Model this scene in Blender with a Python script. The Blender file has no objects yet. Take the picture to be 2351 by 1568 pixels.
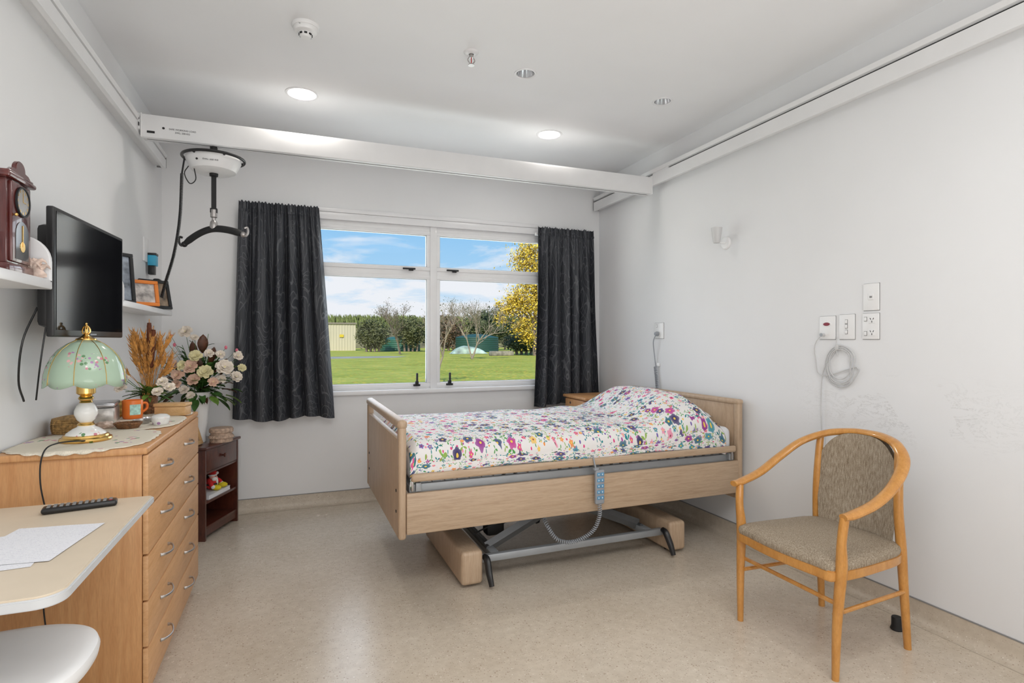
import bpy,bmesh,math,random
from mathutils import Vector,Matrix,noise
random.seed(7)
pi=math.pi
sc=bpy.context.scene
COL=sc.collection
try:
    sc.view_settings.view_transform='Standard'
    sc.view_settings.look='None'
except Exception: pass

# ------------------------------------------------------------------ materials
def newmat(name):
    m=bpy.data.materials.new(name);m.use_nodes=True
    nt=m.node_tree
    return m,nt,nt.nodes['Principled BSDF']
def nd(nt,t,ins=None,**kw):
    n=nt.nodes.new(t)
    for k,v in kw.items(): setattr(n,k,v)
    if ins:
        for k,v in ins.items():
            if isinstance(v,bpy.types.NodeSocket): nt.links.new(v,n.inputs[k])
            else: n.inputs[k].default_value=v
    return n
def c4(c): return (c[0],c[1],c[2],1)
def coords(nt,scale=(1,1,1),kind='Object'):
    tc=nd(nt,'ShaderNodeTexCoord')
    mp=nd(nt,'ShaderNodeMapping',{'Vector':tc.outputs[kind],'Scale':scale})
    return mp.outputs[0]
def ramp(nt,fac,stops,interp='LINEAR'):
    r=nd(nt,'ShaderNodeValToRGB',{'Fac':fac});r.color_ramp.interpolation=interp
    e=r.color_ramp.elements
    while len(e)<len(stops): e.new(0.5)
    for i,(p,c) in enumerate(stops):
        e[i].position=p;e[i].color=c4(c)
    return r.outputs[0]
def mixc(nt,fac,a,b,blend='MIX'):
    m=nd(nt,'ShaderNodeMix',data_type='RGBA',blend_type=blend)
    for k,v in ((0,fac),(6,a),(7,b)):
        if isinstance(v,bpy.types.NodeSocket): nt.links.new(v,m.inputs[k])
        else: m.inputs[k].default_value=v if k==0 else c4(v)
    return m.outputs[2]
def mth(nt,op,a,b=None,c=None,clamp=False):
    m=nd(nt,'ShaderNodeMath',operation=op,use_clamp=clamp)
    for i,v in enumerate((a,b,c)):
        if v is None: continue
        if isinstance(v,bpy.types.NodeSocket): nt.links.new(v,m.inputs[i])
        else: m.inputs[i].default_value=v
    return m.outputs[0]
def addbump(nt,b,height,strength=.2,dist=.01):
    bp=nd(nt,'ShaderNodeBump',{'Height':height,'Strength':strength,'Distance':dist})
    nt.links.new(bp.outputs[0],b.inputs['Normal'])
def P(name,col,rough=.5,metal=0,var=.08,nscale=8,bump=0,bscale=60,emit=None,estr=1,coat=0,trans=0):
    m,nt,b=newmat(name)
    v=coords(nt)
    n=nd(nt,'ShaderNodeTexNoise',{'Vector':v,'Scale':nscale,'Detail':3})
    c1=[x*(1-var) for x in col];c2=[min(1,x*(1+var)) for x in col]
    nt.links.new(ramp(nt,n.outputs[0],[(.3,c1),(.7,c2)]),b.inputs['Base Color'])
    b.inputs['Roughness'].default_value=rough;b.inputs['Metallic'].default_value=metal
    if coat: b.inputs['Coat Weight'].default_value=coat
    if trans: b.inputs['Transmission Weight'].default_value=trans
    if bump:
        n2=nd(nt,'ShaderNodeTexNoise',{'Vector':v,'Scale':bscale,'Detail':2})
        addbump(nt,b,n2.outputs[0],bump)
    if emit:
        b.inputs['Emission Color'].default_value=c4(emit);b.inputs['Emission Strength'].default_value=estr
    return m
def wood(name,c1,c2,stretch=(1,14,14),rough=.45,scale=5,coat=0,fine=.35):
    m,nt,b=newmat(name)
    v=coords(nt,stretch)
    n=nd(nt,'ShaderNodeTexNoise',{'Vector':v,'Scale':scale,'Detail':6,'Distortion':.6})
    n2=nd(nt,'ShaderNodeTexNoise',{'Vector':v,'Scale':scale*6,'Detail':3})
    mid=[(a+bb)/2 for a,bb in zip(c1,c2)]
    base=ramp(nt,n.outputs[0],[(.3,c1),(.5,mid),(.72,c2)])
    g=ramp(nt,n2.outputs[0],[(.35,(.72,.7,.68)),(.6,(1,1,1))])
    nt.links.new(mixc(nt,fine,base,mixc(nt,1.0,base,g,'MULTIPLY')),b.inputs['Base Color'])
    b.inputs['Roughness'].default_value=rough
    if coat: b.inputs['Coat Weight'].default_value=coat
    addbump(nt,b,n2.outputs[0],.04)
    return m
def wallmat(name,col,scuff=False):
    m,nt,b=newmat(name)
    v=coords(nt)
    n=nd(nt,'ShaderNodeTexNoise',{'Vector':v,'Scale':1.2,'Detail':4})
    base=ramp(nt,n.outputs[0],[(.3,[x*.97 for x in col]),(.7,[min(1,x*1.02) for x in col])])
    if scuff:
        sep=nd(nt,'ShaderNodeSeparateXYZ',{0:v})
        v2=coords(nt,(1,1.2,3.5))
        s=nd(nt,'ShaderNodeTexNoise',{'Vector':v2,'Scale':5,'Detail':8,'Roughness':.75,'Distortion':1.5})
        line=mth(nt,'LESS_THAN',mth(nt,'ABSOLUTE',mth(nt,'SUBTRACT',s.outputs[0],.5)),.008)
        zb=mth(nt,'SUBTRACT',1.0,mth(nt,'MULTIPLY',mth(nt,'ABSOLUTE',mth(nt,'SUBTRACT',sep.outputs[2],1.0)),5.0),clamp=True)
        yb=mth(nt,'SUBTRACT',1.0,mth(nt,'MULTIPLY',mth(nt,'ABSOLUTE',mth(nt,'SUBTRACT',sep.outputs[1],1.9)),1.4),clamp=True)
        k=nd(nt,'ShaderNodeTexNoise',{'Vector':v,'Scale':3.2,'Detail':2})
        kk=mth(nt,'GREATER_THAN',k.outputs[0],.46)
        f=mth(nt,'MULTIPLY',mth(nt,'MULTIPLY',mth(nt,'MULTIPLY',line,zb),yb),mth(nt,'MULTIPLY',kk,.85))
        base=mixc(nt,f,base,(.36,.35,.34))
    nt.links.new(base,b.inputs['Base Color'])
    b.inputs['Roughness'].default_value=.6
    n2=nd(nt,'ShaderNodeTexNoise',{'Vector':v,'Scale':220,'Detail':2})
    addbump(nt,b,n2.outputs[0],.05,.002)
    return m
WALL=wallmat('wall_paint',(.83,.833,.84))
WALLR=wallmat('wall_paint_scuffed',(.80,.805,.815),True)
CEIL=wallmat('ceiling_paint',(.87,.875,.885))
def vinyl(name,k=1.0,rough=.25):
    m,nt,b=newmat(name)
    v=coords(nt)
    n=nd(nt,'ShaderNodeTexNoise',{'Vector':v,'Scale':2.2,'Detail':5,'Roughness':.6})
    base=ramp(nt,n.outputs[0],[(.3,(.60*k,.52*k,.42*k)),(.72,(.69*k,.615*k,.515*k))])
    n3=nd(nt,'ShaderNodeTexNoise',{'Vector':v,'Scale':26,'Detail':5,'Roughness':.7})
    base=mixc(nt,.7,base,ramp(nt,n3.outputs[0],[(.35,(.82,.80,.78)),(.65,(1,1,1))]),'MULTIPLY')
    for sc_,dn,am in ((120.0,.38,.65),(80.0,.18,.7)):
        vo=nd(nt,'ShaderNodeTexVoronoi',{'Vector':v,'Scale':sc_})
        sepc=nd(nt,'ShaderNodeSeparateColor',{0:vo.outputs['Color']})
        spot=mth(nt,'MULTIPLY',mth(nt,'LESS_THAN',vo.outputs['Distance'],.28),mth(nt,'LESS_THAN',sepc.outputs[0],dn))
        col=ramp(nt,sepc.outputs[1],[(0,(.34,.25,.18)),(.5,(.80,.75,.67)),(.7,(.42,.35,.28))],'CONSTANT')
        base=mixc(nt,mth(nt,'MULTIPLY',spot,am),base,col)
    nt.links.new(base,b.inputs['Base Color'])
    rr=nd(nt,'ShaderNodeTexNoise',{'Vector':v,'Scale':3,'Detail':5})
    nt.links.new(mth(nt,'MULTIPLY_ADD',rr.outputs[0],.14,rough-.07),b.inputs['Roughness'])
    return m
FLOOR=vinyl('speckled_vinyl');SKIRT=vinyl('coved_vinyl',.95,.4)
WHITE=P('white_gloss_paint',(.82,.82,.83),.3,var=.02)
ALU=P('white_powder_coated_aluminium',(.80,.80,.805),.4,var=.02,coat=.15)
PLAST=P('white_plastic',(.85,.85,.85),.35,var=.02)
GREYLINE=P('grey_seal',(.25,.25,.25),.6)
BLACK=P('black_plastic',(.012,.012,.013),.35,var=.2)
BLACKM=P('black_matte',(.01,.01,.011),.6,var=.2)
SCREEN=P('tv_screen_glass',(.003,.003,.004),.10,var=.1)
SCREEN.node_tree.nodes['Principled BSDF'].inputs['Specular IOR Level'].default_value=.15
CHROME=P('chrome',(.75,.75,.76),.18,1,var=.03)
STEEL=P('grey_painted_steel',(.36,.38,.40),.4,.3,var=.05)
SATIN=P('satin_nickel',(.45,.43,.42),.35,.9,var=.05)
GOLD=P('polished_brass',(.80,.52,.17),.2,1,var=.05)
BEECH=wood('beech_laminate',(.56,.275,.11),(.66,.36,.16),(14,14,1.2),.42,4)
BEECHF=wood('beech_drawer_front',(.60,.32,.14),(.70,.405,.20),(8,1.2,14),.42,4)
CHAIRW=wood('varnished_bentwood',(.52,.225,.045),(.64,.31,.08),(6,6,2),.28,5,coat=.4)
OAK=wood('light_oak_laminate',(.46,.325,.215),(.58,.435,.305),(1.0,10,16),.42,5)
OAKV=wood('light_oak_laminate_edge',(.46,.325,.215),(.56,.415,.29),(14,6,1),.42,5)
MAHOG=wood('dark_mahogany',(.055,.013,.008),(.11,.028,.016),(6,6,2),.3,5,coat=.4)
CLOCKW=wood('red_mahogany',(.06,.008,.008),(.12,.018,.014),(9,9,1.5),.22,5,coat=.6)
LAMT=P('cream_laminate',(.68,.585,.46),.4,var=.03)
LAMEDGE=P('pale_grey_edge',(.60,.61,.62),.4,var=.03)
PAPER=P('white_paper',(.82,.83,.86),.7,var=.02)
WICK=P('woven_straw',(.42,.25,.09),.7,var=.5,nscale=90,bump=.8,bscale=120)
WICKD=P('woven_cane_brown',(.22,.10,.04),.6,var=.5,nscale=90,bump=.8,bscale=120)
ORANGE=P('orange_ceramic',(.85,.20,.03),.3)
ORANGEF=P('orange_frame_wood',(.75,.22,.03),.4)
PINEBOX=wood('pine_box',(.58,.34,.14),(.70,.45,.22),(3,12,12),.5,6)
CREAMLACE=P('cream_lace',(.78,.72,.60),.8,var=.10,nscale=60,bump=.5,bscale=150)
GREENL=P('leaf_green',(.05,.13,.025),.5,var=.5,nscale=20)
GREENB=P('leaf_bright_green',(.17,.30,.05),.5,var=.4,nscale=20)
BROWNL=P('leaf_bronze',(.10,.035,.015),.4,var=.4,nscale=20)
WHEATM=P('dried_wheat',(.52,.24,.055),.7,var=.4,nscale=60)
BULR=P('bulrush_brown',(.13,.035,.012),.8,var=.3,nscale=60)
ROSEW=P('cream_petals',(.86,.77,.66),.6,var=.10,nscale=15)
ROSEP=P('peach_petals',(.88,.58,.44),.6,var=.2,nscale=15)
ROSEY=P('pale_yellow_petals',(.83,.76,.44),.6,var=.14,nscale=15)
PINK=P('pink_bud',(.75,.18,.25),.6)
REDF=P('red_plush',(.60,.02,.02),.9,bump=.5,bscale=200)
YELF=P('yellow_plush',(.80,.65,.03),.9,bump=.5,bscale=200)
WHIF=P('white_plush',(.80,.79,.77),.9,bump=.5,bscale=200)
PINKF=P('pink_plush',(.75,.35,.28),.9)
SHELLM=P('seashell',(.70,.55,.47),.5,var=.3,nscale=40)
BLUEBOX=P('blue_label',(.05,.42,.65),.4)
TINM=P('printed_tin',(.50,.48,.46),.3,.4,var=.6,nscale=18)
PHOTO=P('photo_print',(.30,.34,.40),.35,var=.8,nscale=14)
PHOTOB=P('photo_print_sepia',(.22,.16,.11),.35,var=.9,nscale=16)
REDLED=P('maroon_panel',(.25,.03,.05),.4)
GREYP=P('grey_plastic',(.30,.32,.35),.45,var=.04)
BLUEP=P('blue_button_plastic',(.10,.30,.50),.45)
SHEET=P('white_sheet_cotton',(.80,.82,.86),.85,var=.02,bump=.2,bscale=15)
EMIT=P('lamp_lens',(1,1,1),.5,emit=(1,.95,.86),estr=8)
def tweed(name):
    m,nt,b=newmat(name)
    v=coords(nt,(1,1,.10));v2=coords(nt,(.5,.5,1.6))
    a=nd(nt,'ShaderNodeTexNoise',{'Vector':v,'Scale':330,'Detail':1})
    a2=nd(nt,'ShaderNodeTexNoise',{'Vector':v2,'Scale':420,'Detail':1})
    s=mth(nt,'MULTIPLY_ADD',a.outputs[0],.6,mth(nt,'MULTIPLY',a2.outputs[0],.4))
    nt.links.new(ramp(nt,s,[(.36,(.20,.15,.10)),(.5,(.31,.25,.18)),(.64,(.44,.375,.29))]),b.inputs['Base Color'])
    b.inputs['Roughness'].default_value=.9
    addbump(nt,b,s,.1,.001)
    return m
TWEED=tweed('brown_tweed')
def curtainmat():
    m,nt,b=newmat('charcoal_curtain_fabric')
    tc=nd(nt,'ShaderNodeTexCoord');uv=tc.outputs['UV']
    fac=None
    for sx,sy,off,k in ((5,1.5,0,10.),(7,2.0,7.3,9.),(4.3,1.2,3.1,13.)):
        mp=nd(nt,'ShaderNodeMapping',{'Vector':uv,'Scale':(sx,sy,1),'Location':(off,off*2,0)})
        n=nd(nt,'ShaderNodeTexNoise',{'Vector':mp.outputs[0],'Scale':1.2,'Detail':0.0,'Distortion':.4},noise_dimensions='2D')
        fr=mth(nt,'FRACT',mth(nt,'MULTIPLY',n.outputs[0],k))
        l=mth(nt,'LESS_THAN',mth(nt,'ABSOLUTE',mth(nt,'SUBTRACT',fr,.5)),.045)
        fac=l if fac is None else mth(nt,'MAXIMUM',fac,l)
    nt.links.new(mixc(nt,mth(nt,'MULTIPLY',fac,.85),(.027,.030,.038),(.10,.105,.115)),b.inputs['Base Color'])
    b.inputs['Roughness'].default_value=.6
    return m
CURT=curtainmat()
def duvetmat():
    m,nt,b=newmat('floral_cotton')
    tc=nd(nt,'ShaderNodeTexCoord');uv=tc.outputs['UV']
    clus=nd(nt,'ShaderNodeTexNoise',{'Vector':uv,'Scale':3.6,'Detail':1},noise_dimensions='2D')
    def layer(base,scale,R,npet,stops,dens,off,centre=None,amp=.22,usecl=0,leaf=False):
        mp=nd(nt,'ShaderNodeMapping',{'Vector':uv,'Location':(off,off*1.7,0),'Rotation':(0,0,off)})
        vo=nd(nt,'ShaderNodeTexVoronoi',{'Vector':mp.outputs[0],'Scale':scale,'Randomness':.65},voronoi_dimensions='2D')
        d=nd(nt,'ShaderNodeVectorMath',{0:mp.outputs[0],1:vo.outputs['Position']},operation='SUBTRACT')
        s=nd(nt,'ShaderNodeSeparateXYZ',{0:d.outputs[0]})
        rad=mth(nt,'SQRT',mth(nt,'ADD',mth(nt,'MULTIPLY',s.outputs[0],s.outputs[0]),mth(nt,'MULTIPLY',s.outputs[1],s.outputs[1])))
        ang=mth(nt,'ARCTAN2',s.outputs[1],s.outputs[0])
        cc=nd(nt,'ShaderNodeSeparateColor',{0:vo.outputs['Color']})
        ph=mth(nt,'MULTIPLY',cc.outputs[2],6.28)
        co=mth(nt,'COSINE',mth(nt,'MULTIPLY_ADD',ang,float(npet),ph))
        size=mth(nt,'MULTIPLY_ADD',cc.outputs[1],.4,.6)
        if leaf: shape=mth(nt,'POWER',mth(nt,'MAXIMUM',co,0.0),.8)
        else: shape=mth(nt,'MULTIPLY_ADD',co,amp,1-amp)
        thr=mth(nt,'MULTIPLY',mth(nt,'MULTIPLY',shape,R),size)
        mk=mth(nt,'LESS_THAN',rad,thr)
        mk=mth(nt,'MULTIPLY',mk,mth(nt,'LESS_THAN',cc.outputs[0],dens))
        if usecl>0: mk=mth(nt,'MULTIPLY',mk,mth(nt,'GREATER_THAN',clus.outputs[0],usecl))
        if usecl<0: mk=mth(nt,'MULTIPLY',mk,mth(nt,'LESS_THAN',clus.outputs[0],-usecl))
        wn=nd(nt,'ShaderNodeTexWhiteNoise',{'Vector':vo.outputs['Position']},noise_dimensions='2D')
        col=ramp(nt,wn.outputs[0],stops,'CONSTANT')
        if centre:
            rel=mth(nt,'DIVIDE',rad,R,clamp=True)
            col=mixc(nt,ramp(nt,rel,[(.15,(0,0,0)),(.9,(.22,.22,.22))]),col,(.75,.65,.85))
        out=mixc(nt,mk,base,col)
        if centre:
            cm=mth(nt,'MULTIPLY',mth(nt,'LESS_THAN',rad,R*.2),mk)
            out=mixc(nt,cm,out,centre)
        return out
    base=mixc(nt,0.0,(.83,.81,.80),(.8,.8,.8))
    GR=[(0,(.10,.36,.09)),(.3,(.03,.26,.28)),(.55,(.30,.46,.10)),(.8,(.04,.22,.24))]
    PK=[(0,(.75,.06,.24)),(.22,(.84,.30,.42)),(.40,(.88,.30,.06)),(.50,(.42,.05,.36)),(.62,(.90,.60,.12)),(.72,(.18,.12,.42)),(.86,(.03,.28,.38))]
    BG=[(0,(.025,.02,.11)),(.22,(.01,.14,.20)),(.42,(.30,.02,.26)),(.56,(.05,.03,.18)),(.70,(.55,.04,.28)),(.80,(.02,.06,.18)),(.91,(.04,.30,.36))]
    base=layer(base,32,.0155,3,GR,.58,3.1,None,0,leaf=True)
    base=layer(base,38,.0065,1,PK,.36,5.2,None,.02)
    base=layer(base,21,.0170,5,PK,.42,1.7,(.88,.70,.15),.2)
    base=layer(base,15,.030,3,GR,.90,12.2,None,0,.46,leaf=True)
    base=layer(base,12,.036,5,BG,.90,4.9,(.85,.60,.10),.12,.485)
    base=layer(base,15,.025,5,PK,.30,9.9,(.30,.05,.1),.16,-.46)
    nt.links.new(base,b.inputs['Base Color'])
    b.inputs['Roughness'].default_value=.85
    return m
DUVET=duvetmat()
def glassmat():
    m=bpy.data.materials.new('window_glass');m.use_nodes=True;nt=m.node_tree
    nt.nodes.remove(nt.nodes['Principled BSDF'])
    out=nt.nodes['Material Output']
    t=nd(nt,'ShaderNodeBsdfTransparent',{'Color':(.985,.99,.99,1)});g=nd(nt,'ShaderNodeBsdfGlossy',{'Roughness':.02})
    n=nd(nt,'ShaderNodeTexNoise',{'Scale':2.0})
    mx=nd(nt,'ShaderNodeMixShader',{0:mth(nt,'MULTIPLY_ADD',n.outputs[0],.002,.001),1:t.outputs[0],2:g.outputs[0]})
    nt.links.new(mx.outputs[0],out.inputs[0])
    return m
GLASS=glassmat()
def lawnmat():
    m,nt,b=newmat('autumn_lawn')
    v=coords(nt)
    n=nd(nt,'ShaderNodeTexNoise',{'Vector':v,'Scale':.35,'Detail':8,'Roughness':.7})
    base=ramp(nt,n.outputs[0],[(.3,(.26,.31,.045)),(.5,(.42,.45,.08)),(.7,(.60,.55,.14))])
    n2=nd(nt,'ShaderNodeTexNoise',{'Vector':v,'Scale':6,'Detail':4,'Roughness':.8})
    base=mixc(nt,.7,base,ramp(nt,n2.outputs[0],[(.35,(.62,.66,.55)),(.6,(1,1,1))]),'MULTIPLY')
    vo=nd(nt,'ShaderNodeTexVoronoi',{'Vector':v,'Scale':3.5})
    cc=nd(nt,'ShaderNodeSeparateColor',{0:vo.outputs['Color']})
    k=nd(nt,'ShaderNodeTexNoise',{'Vector':v,'Scale':.10,'Detail':2})
    spot=mth(nt,'MULTIPLY',mth(nt,'LESS_THAN',vo.outputs['Distance'],.30),mth(nt,'LESS_THAN',cc.outputs[0],mth(nt,'MULTIPLY_ADD',k.outputs[0],2.4,-.38)))
    base=mixc(nt,spot,base,ramp(nt,cc.outputs[1],[(0,(.75,.52,.06)),(.5,(.36,.18,.05)),(.75,(.80,.60,.10))],'CONSTANT'))
    nt.links.new(base,b.inputs['Base Color']);b.inputs['Roughness'].default_value=.95
    b.inputs['Specular IOR Level'].default_value=.1
    return m
LAWN=lawnmat()
def porcelain(name,base,sc_=22,thr=.57):
    m,nt,b=newmat(name)
    v=coords(nt)
    vo=nd(nt,'ShaderNodeTexVoronoi',{'Vector':v,'Scale':sc_})
    cc=nd(nt,'ShaderNodeSeparateColor',{0:vo.outputs['Color']})
    mk=mth(nt,'MULTIPLY',mth(nt,'LESS_THAN',vo.outputs['Distance'],.42),mth(nt,'LESS_THAN',cc.outputs[0],.8))
    k=nd(nt,'ShaderNodeTexNoise',{'Vector':v,'Scale':11,'Detail':0})
    mk=mth(nt,'MULTIPLY',mk,mth(nt,'GREATER_THAN',k.outputs[0],thr))
    col=ramp(nt,cc.outputs[1],[(0,(.62,.25,.32)),(.3,(.42,.25,.45)),(.55,(.15,.30,.15)),(.75,(.85,.75,.72)),(.9,(.75,.45,.45))],'CONSTANT')
    nt.links.new(mixc(nt,mk,base,col),b.inputs['Base Color'])
    b.inputs['Roughness'].default_value=.15
    return m
PORC=porcelain('painted_porcelain',(.82,.82,.80),60)
MINT=porcelain('mint_glass_painted',(.42,.56,.43),75,.585)
LACEG=porcelain('embroidered_cream_cloth',(.76,.70,.58),45,.6)
LACEG.node_tree.nodes['Principled BSDF'].inputs['Roughness'].default_value=.85
def lined_paper():
    m,nt,b=newmat('handwritten_paper')
    v=coords(nt,(1,1,1))
    s=nd(nt,'ShaderNodeSeparateXYZ',{0:v})
    fr=mth(nt,'FRACT',mth(nt,'MULTIPLY',s.outputs[1],75.0))
    ln=mth(nt,'LESS_THAN',fr,.10)
    w=nd(nt,'ShaderNodeTexNoise',{'Vector':coords(nt,(1,1,1)),'Scale':150,'Detail':2,'Distortion':1.0})
    scr=mth(nt,'MULTIPLY',mth(nt,'LESS_THAN',mth(nt,'ABSOLUTE',mth(nt,'SUBTRACT',w.outputs[0],.5)),.03),mth(nt,'GREATER_THAN',fr,.45))
    c=mixc(nt,mth(nt,'MULTIPLY',ln,.35),(.80,.81,.85),(.45,.5,.65))
    c=mixc(nt,mth(nt,'MULTIPLY',scr,.35),c,(.30,.30,.40))
    nt.links.new(c,b.inputs['Base Color']);b.inputs['Roughness'].default_value=.8
    return m
HPAPER=lined_paper()

# ------------------------------------------------------------------ mesh builder
def catmull(pts,k,closed=False):
    pts=[Vector(p) for p in pts]
    if k<=1 or len(pts)<3: return pts
    out=[];n=len(pts)
    rng=range(n if closed else n-1)
    for i in rng:
        p0=pts[(i-1)%n] if (closed or i>0) else pts[0]*2-pts[1]
        p1=pts[i];p2=pts[(i+1)%n]
        p3=pts[(i+2)%n] if (closed or i+2<n) else pts[-1]*2-pts[-2]
        for j in range(k):
            t=j/k
            out.append(.5*((2*p1)+(-p0+p2)*t+(2*p0-5*p1+4*p2-p3)*t*t+(-p0+3*p1-3*p2+p3)*t**3))
    if not closed: out.append(pts[-1])
    return out
class MB:
    def __init__(s,*mats):
        s.bm=bmesh.new();s.mats=list(mats)
        s.uv=None
    def box(s,x0,x1,y0,y1,z0,z1,m=0,bev=0,seg=2,rot=None):
        tmp=bmesh.new()
        bmesh.ops.create_cube(tmp,size=1)
        c=Vector(((x0+x1)/2,(y0+y1)/2,(z0+z1)/2));d=(abs(x1-x0),abs(y1-y0),abs(z1-z0))
        for v in tmp.verts: v.co=Vector((v.co.x*d[0],v.co.y*d[1],v.co.z*d[2]))
        if bev: bmesh.ops.bevel(tmp,geom=list(tmp.edges),offset=min(bev,min(d)*.49),segments=seg,affect='EDGES',profile=.5)
        for v in tmp.verts:
            if rot is not None: v.co=rot@v.co
            v.co+=c
        s.merge(tmp,m);return s
    def merge(s,tmp,m=0):
        vm={}
        for v in tmp.verts: vm[v]=s.bm.verts.new(v.co)
        for f in tmp.faces:
            try:
                nf=s.bm.faces.new([vm[v] for v in f.verts]);nf.material_index=m
            except ValueError: pass
        tmp.free()
    def tube(s,pts,r,n=10,m=0,closed=False,k=1,ell=(1,1),cap=True,up=None):
        raw=len(pts)
        rr=r if isinstance(r,(list,tuple)) else None
        P_=catmull(pts,k,closed);N=len(P_)
        rings=[];nrm=None
        for i,p in enumerate(P_):
            if closed: t=P_[(i+1)%N]-P_[(i-1)%N]
            else: t=P_[min(i+1,N-1)]-P_[max(i-1,0)]
            if t.length<1e-9: t=Vector((0,0,1))
            t.normalize()
            if up is not None:
                nrm=Vector(up)-t*t.dot(Vector(up))
                if nrm.length<1e-4: nrm=t.orthogonal()
            elif nrm is None: nrm=t.orthogonal()
            else: nrm=nrm-t*t.dot(nrm)
            if nrm.length<1e-6: nrm=t.orthogonal()
            nrm.normalize()
            bi=t.cross(nrm)
            if rr:
                x=i/(N-1)*(raw-1) if not closed else i/N*(raw-1);a=int(min(x,raw-2));rad=rr[a]*(1-(x-a))+rr[a+1]*(x-a)
            else: rad=r
            rings.append([s.bm.verts.new(p+(nrm*math.cos(2*pi*j/n)*ell[0]+bi*math.sin(2*pi*j/n)*ell[1])*rad) for j in range(n)])
        R=N if closed else N-1
        for i in range(R):
            a=rings[i];b=rings[(i+1)%N]
            for j in range(n):
                f=s.bm.faces.new((a[j],a[(j+1)%n],b[(j+1)%n],b[j]));f.material_index=m
        if cap and not closed:
            f=s.bm.faces.new(list(reversed(rings[0])));f.material_index=m
            f=s.bm.faces.new(rings[-1]);f.material_index=m
        return s
    def cyl(s,p0,p1,r0,r1=None,n=24,m=0):
        return s.tube([p0,p1],[r0,r0 if r1 is None else r1],n=n,m=m)
    def lathe(s,c,prof,n=32,m=0,axis=(0,0,1),scal=None,sx=1,sy=1):
        q=Vector((0,0,1)).rotation_difference(Vector(axis).normalized());c=Vector(c)
        rings=[]
        for r,z in prof:
            if r<1e-5: rings.append([s.bm.verts.new(c+q@Vector((0,0,z)))])
            else:
                ring=[]
                for j in range(n):
                    a=2*pi*j/n;k=scal(a,z) if scal else 1
                    ring.append(s.bm.verts.new(c+q@Vector((r*k*math.cos(a)*sx,r*k*math.sin(a)*sy,z))))
                rings.append(ring)
        for a,b in zip(rings,rings[1:]):
            for j in range(n):
                j2=(j+1)%n
                if len(a)==1 and len(b)==1: continue
                if len(a)==1: f=s.bm.faces.new((a[0],b[j2],b[j]))
                elif len(b)==1: f=s.bm.faces.new((a[j],a[j2],b[0]))
                else: f=s.bm.faces.new((a[j],a[j2],b[j2],b[j]))
                f.material_index=m
        return s
    def ball(s,c,r,m=0,n=16,k=8):
        if not isinstance(r,(tuple,list)): r=(r,r,r)
        tmp=bmesh.new();bmesh.ops.create_uvsphere(tmp,u_segments=n,v_segments=k,radius=1)
        for v in tmp.verts: v.co=Vector((v.co.x*r[0],v.co.y*r[1],v.co.z*r[2]))+Vector(c)
        s.merge(tmp,m);return s
    def ico(s,c,r,m=0,sub=3,disp=0,ds=1.0,seed=0):
        if not isinstance(r,(tuple,list)): r=(r,r,r)
        tmp=bmesh.new();bmesh.ops.create_icosphere(tmp,subdivisions=sub,radius=1)
        for v in tmp.verts:
            k=1+disp*noise.noise(v.co*ds+Vector((seed,seed,seed)))
            v.co=Vector((v.co.x*r[0]*k,v.co.y*r[1]*k,v.co.z*r[2]*k))+Vector(c)
        s.merge(tmp,m);return s
    def prism(s,poly,h0,h1,axis='z',m=0,bev=0):
        tmp=bmesh.new()
        def mp(a,b,h): return {'z':(a,b,h),'x':(h,a,b),'y':(a,h,b)}[axis]
        v0=[tmp.verts.new(mp(a,b,h0)) for a,b in poly];v1=[tmp.verts.new(mp(a,b,h1)) for a,b in poly]
        f0=tmp.faces.new(v0);f1=tmp.faces.new(list(reversed(v1)))
        L=len(poly)
        for i in range(L): tmp.faces.new((v0[i],v1[i],v1[(i+1)%L],v0[(i+1)%L]))
        bmesh.ops.recalc_face_normals(tmp,faces=tmp.faces)
        if bev: bmesh.ops.bevel(tmp,geom=list(set(f0.edges)|set(f1.edges)),offset=bev,segments=2,affect='EDGES')
        s.merge(tmp,m);return s
    def grid(s,fn,nu,nv,m=0,uvf=None):
        if uvf and s.uv is None: s.uv=s.bm.loops.layers.uv.new('UVMap')
        g=[[s.bm.verts.new(fn(i/nu,j/nv)) for j in range(nv+1)] for i in range(nu+1)]
        for i in range(nu):
            for j in range(nv):
                f=s.bm.faces.new((g[i][j],g[i+1][j],g[i+1][j+1],g[i][j+1]));f.material_index=m
                if uvf:
                    for l,(a,b) in zip(f.loops,((i,j),(i+1,j),(i+1,j+1),(i,j+1))): l[s.uv].uv=uvf(a/nu,b/nv)
        return s
    def quad(s,pts,m=0):
        f=s.bm.faces.new([s.bm.verts.new(p) for p in pts]);f.material_index=m
    def text(s,string,size,mat4,m=0,align='CENTER'):
        cu=bpy.data.curves.new('t','FONT');cu.body=string;cu.size=size;cu.extrude=.0004;cu.align_x=align
        ob=bpy.data.objects.new('t',cu);COL.objects.link(ob)
        bpy.context.view_layer.update()
        me=bpy.data.meshes.new_from_object(ob.evaluated_get(bpy.context.evaluated_depsgraph_get()))
        t=bmesh.new();t.from_mesh(me);t.transform(mat4);s.merge(t,m)
        bpy.data.objects.remove(ob);bpy.data.meshes.remove(me);return s
    def mesh(s,name,origin,angle=35,recalc=True):
        if recalc: bmesh.ops.recalc_face_normals(s.bm,faces=s.bm.faces)
        for f in s.bm.faces: f.smooth=True
        o=Vector(origin)
        for v in s.bm.verts: v.co-=o
        me=bpy.data.meshes.new(name);s.bm.to_mesh(me);s.bm.free()
        for m in s.mats: me.materials.append(m)
        me.set_sharp_from_angle(angle=math.radians(angle))
        return me
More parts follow.
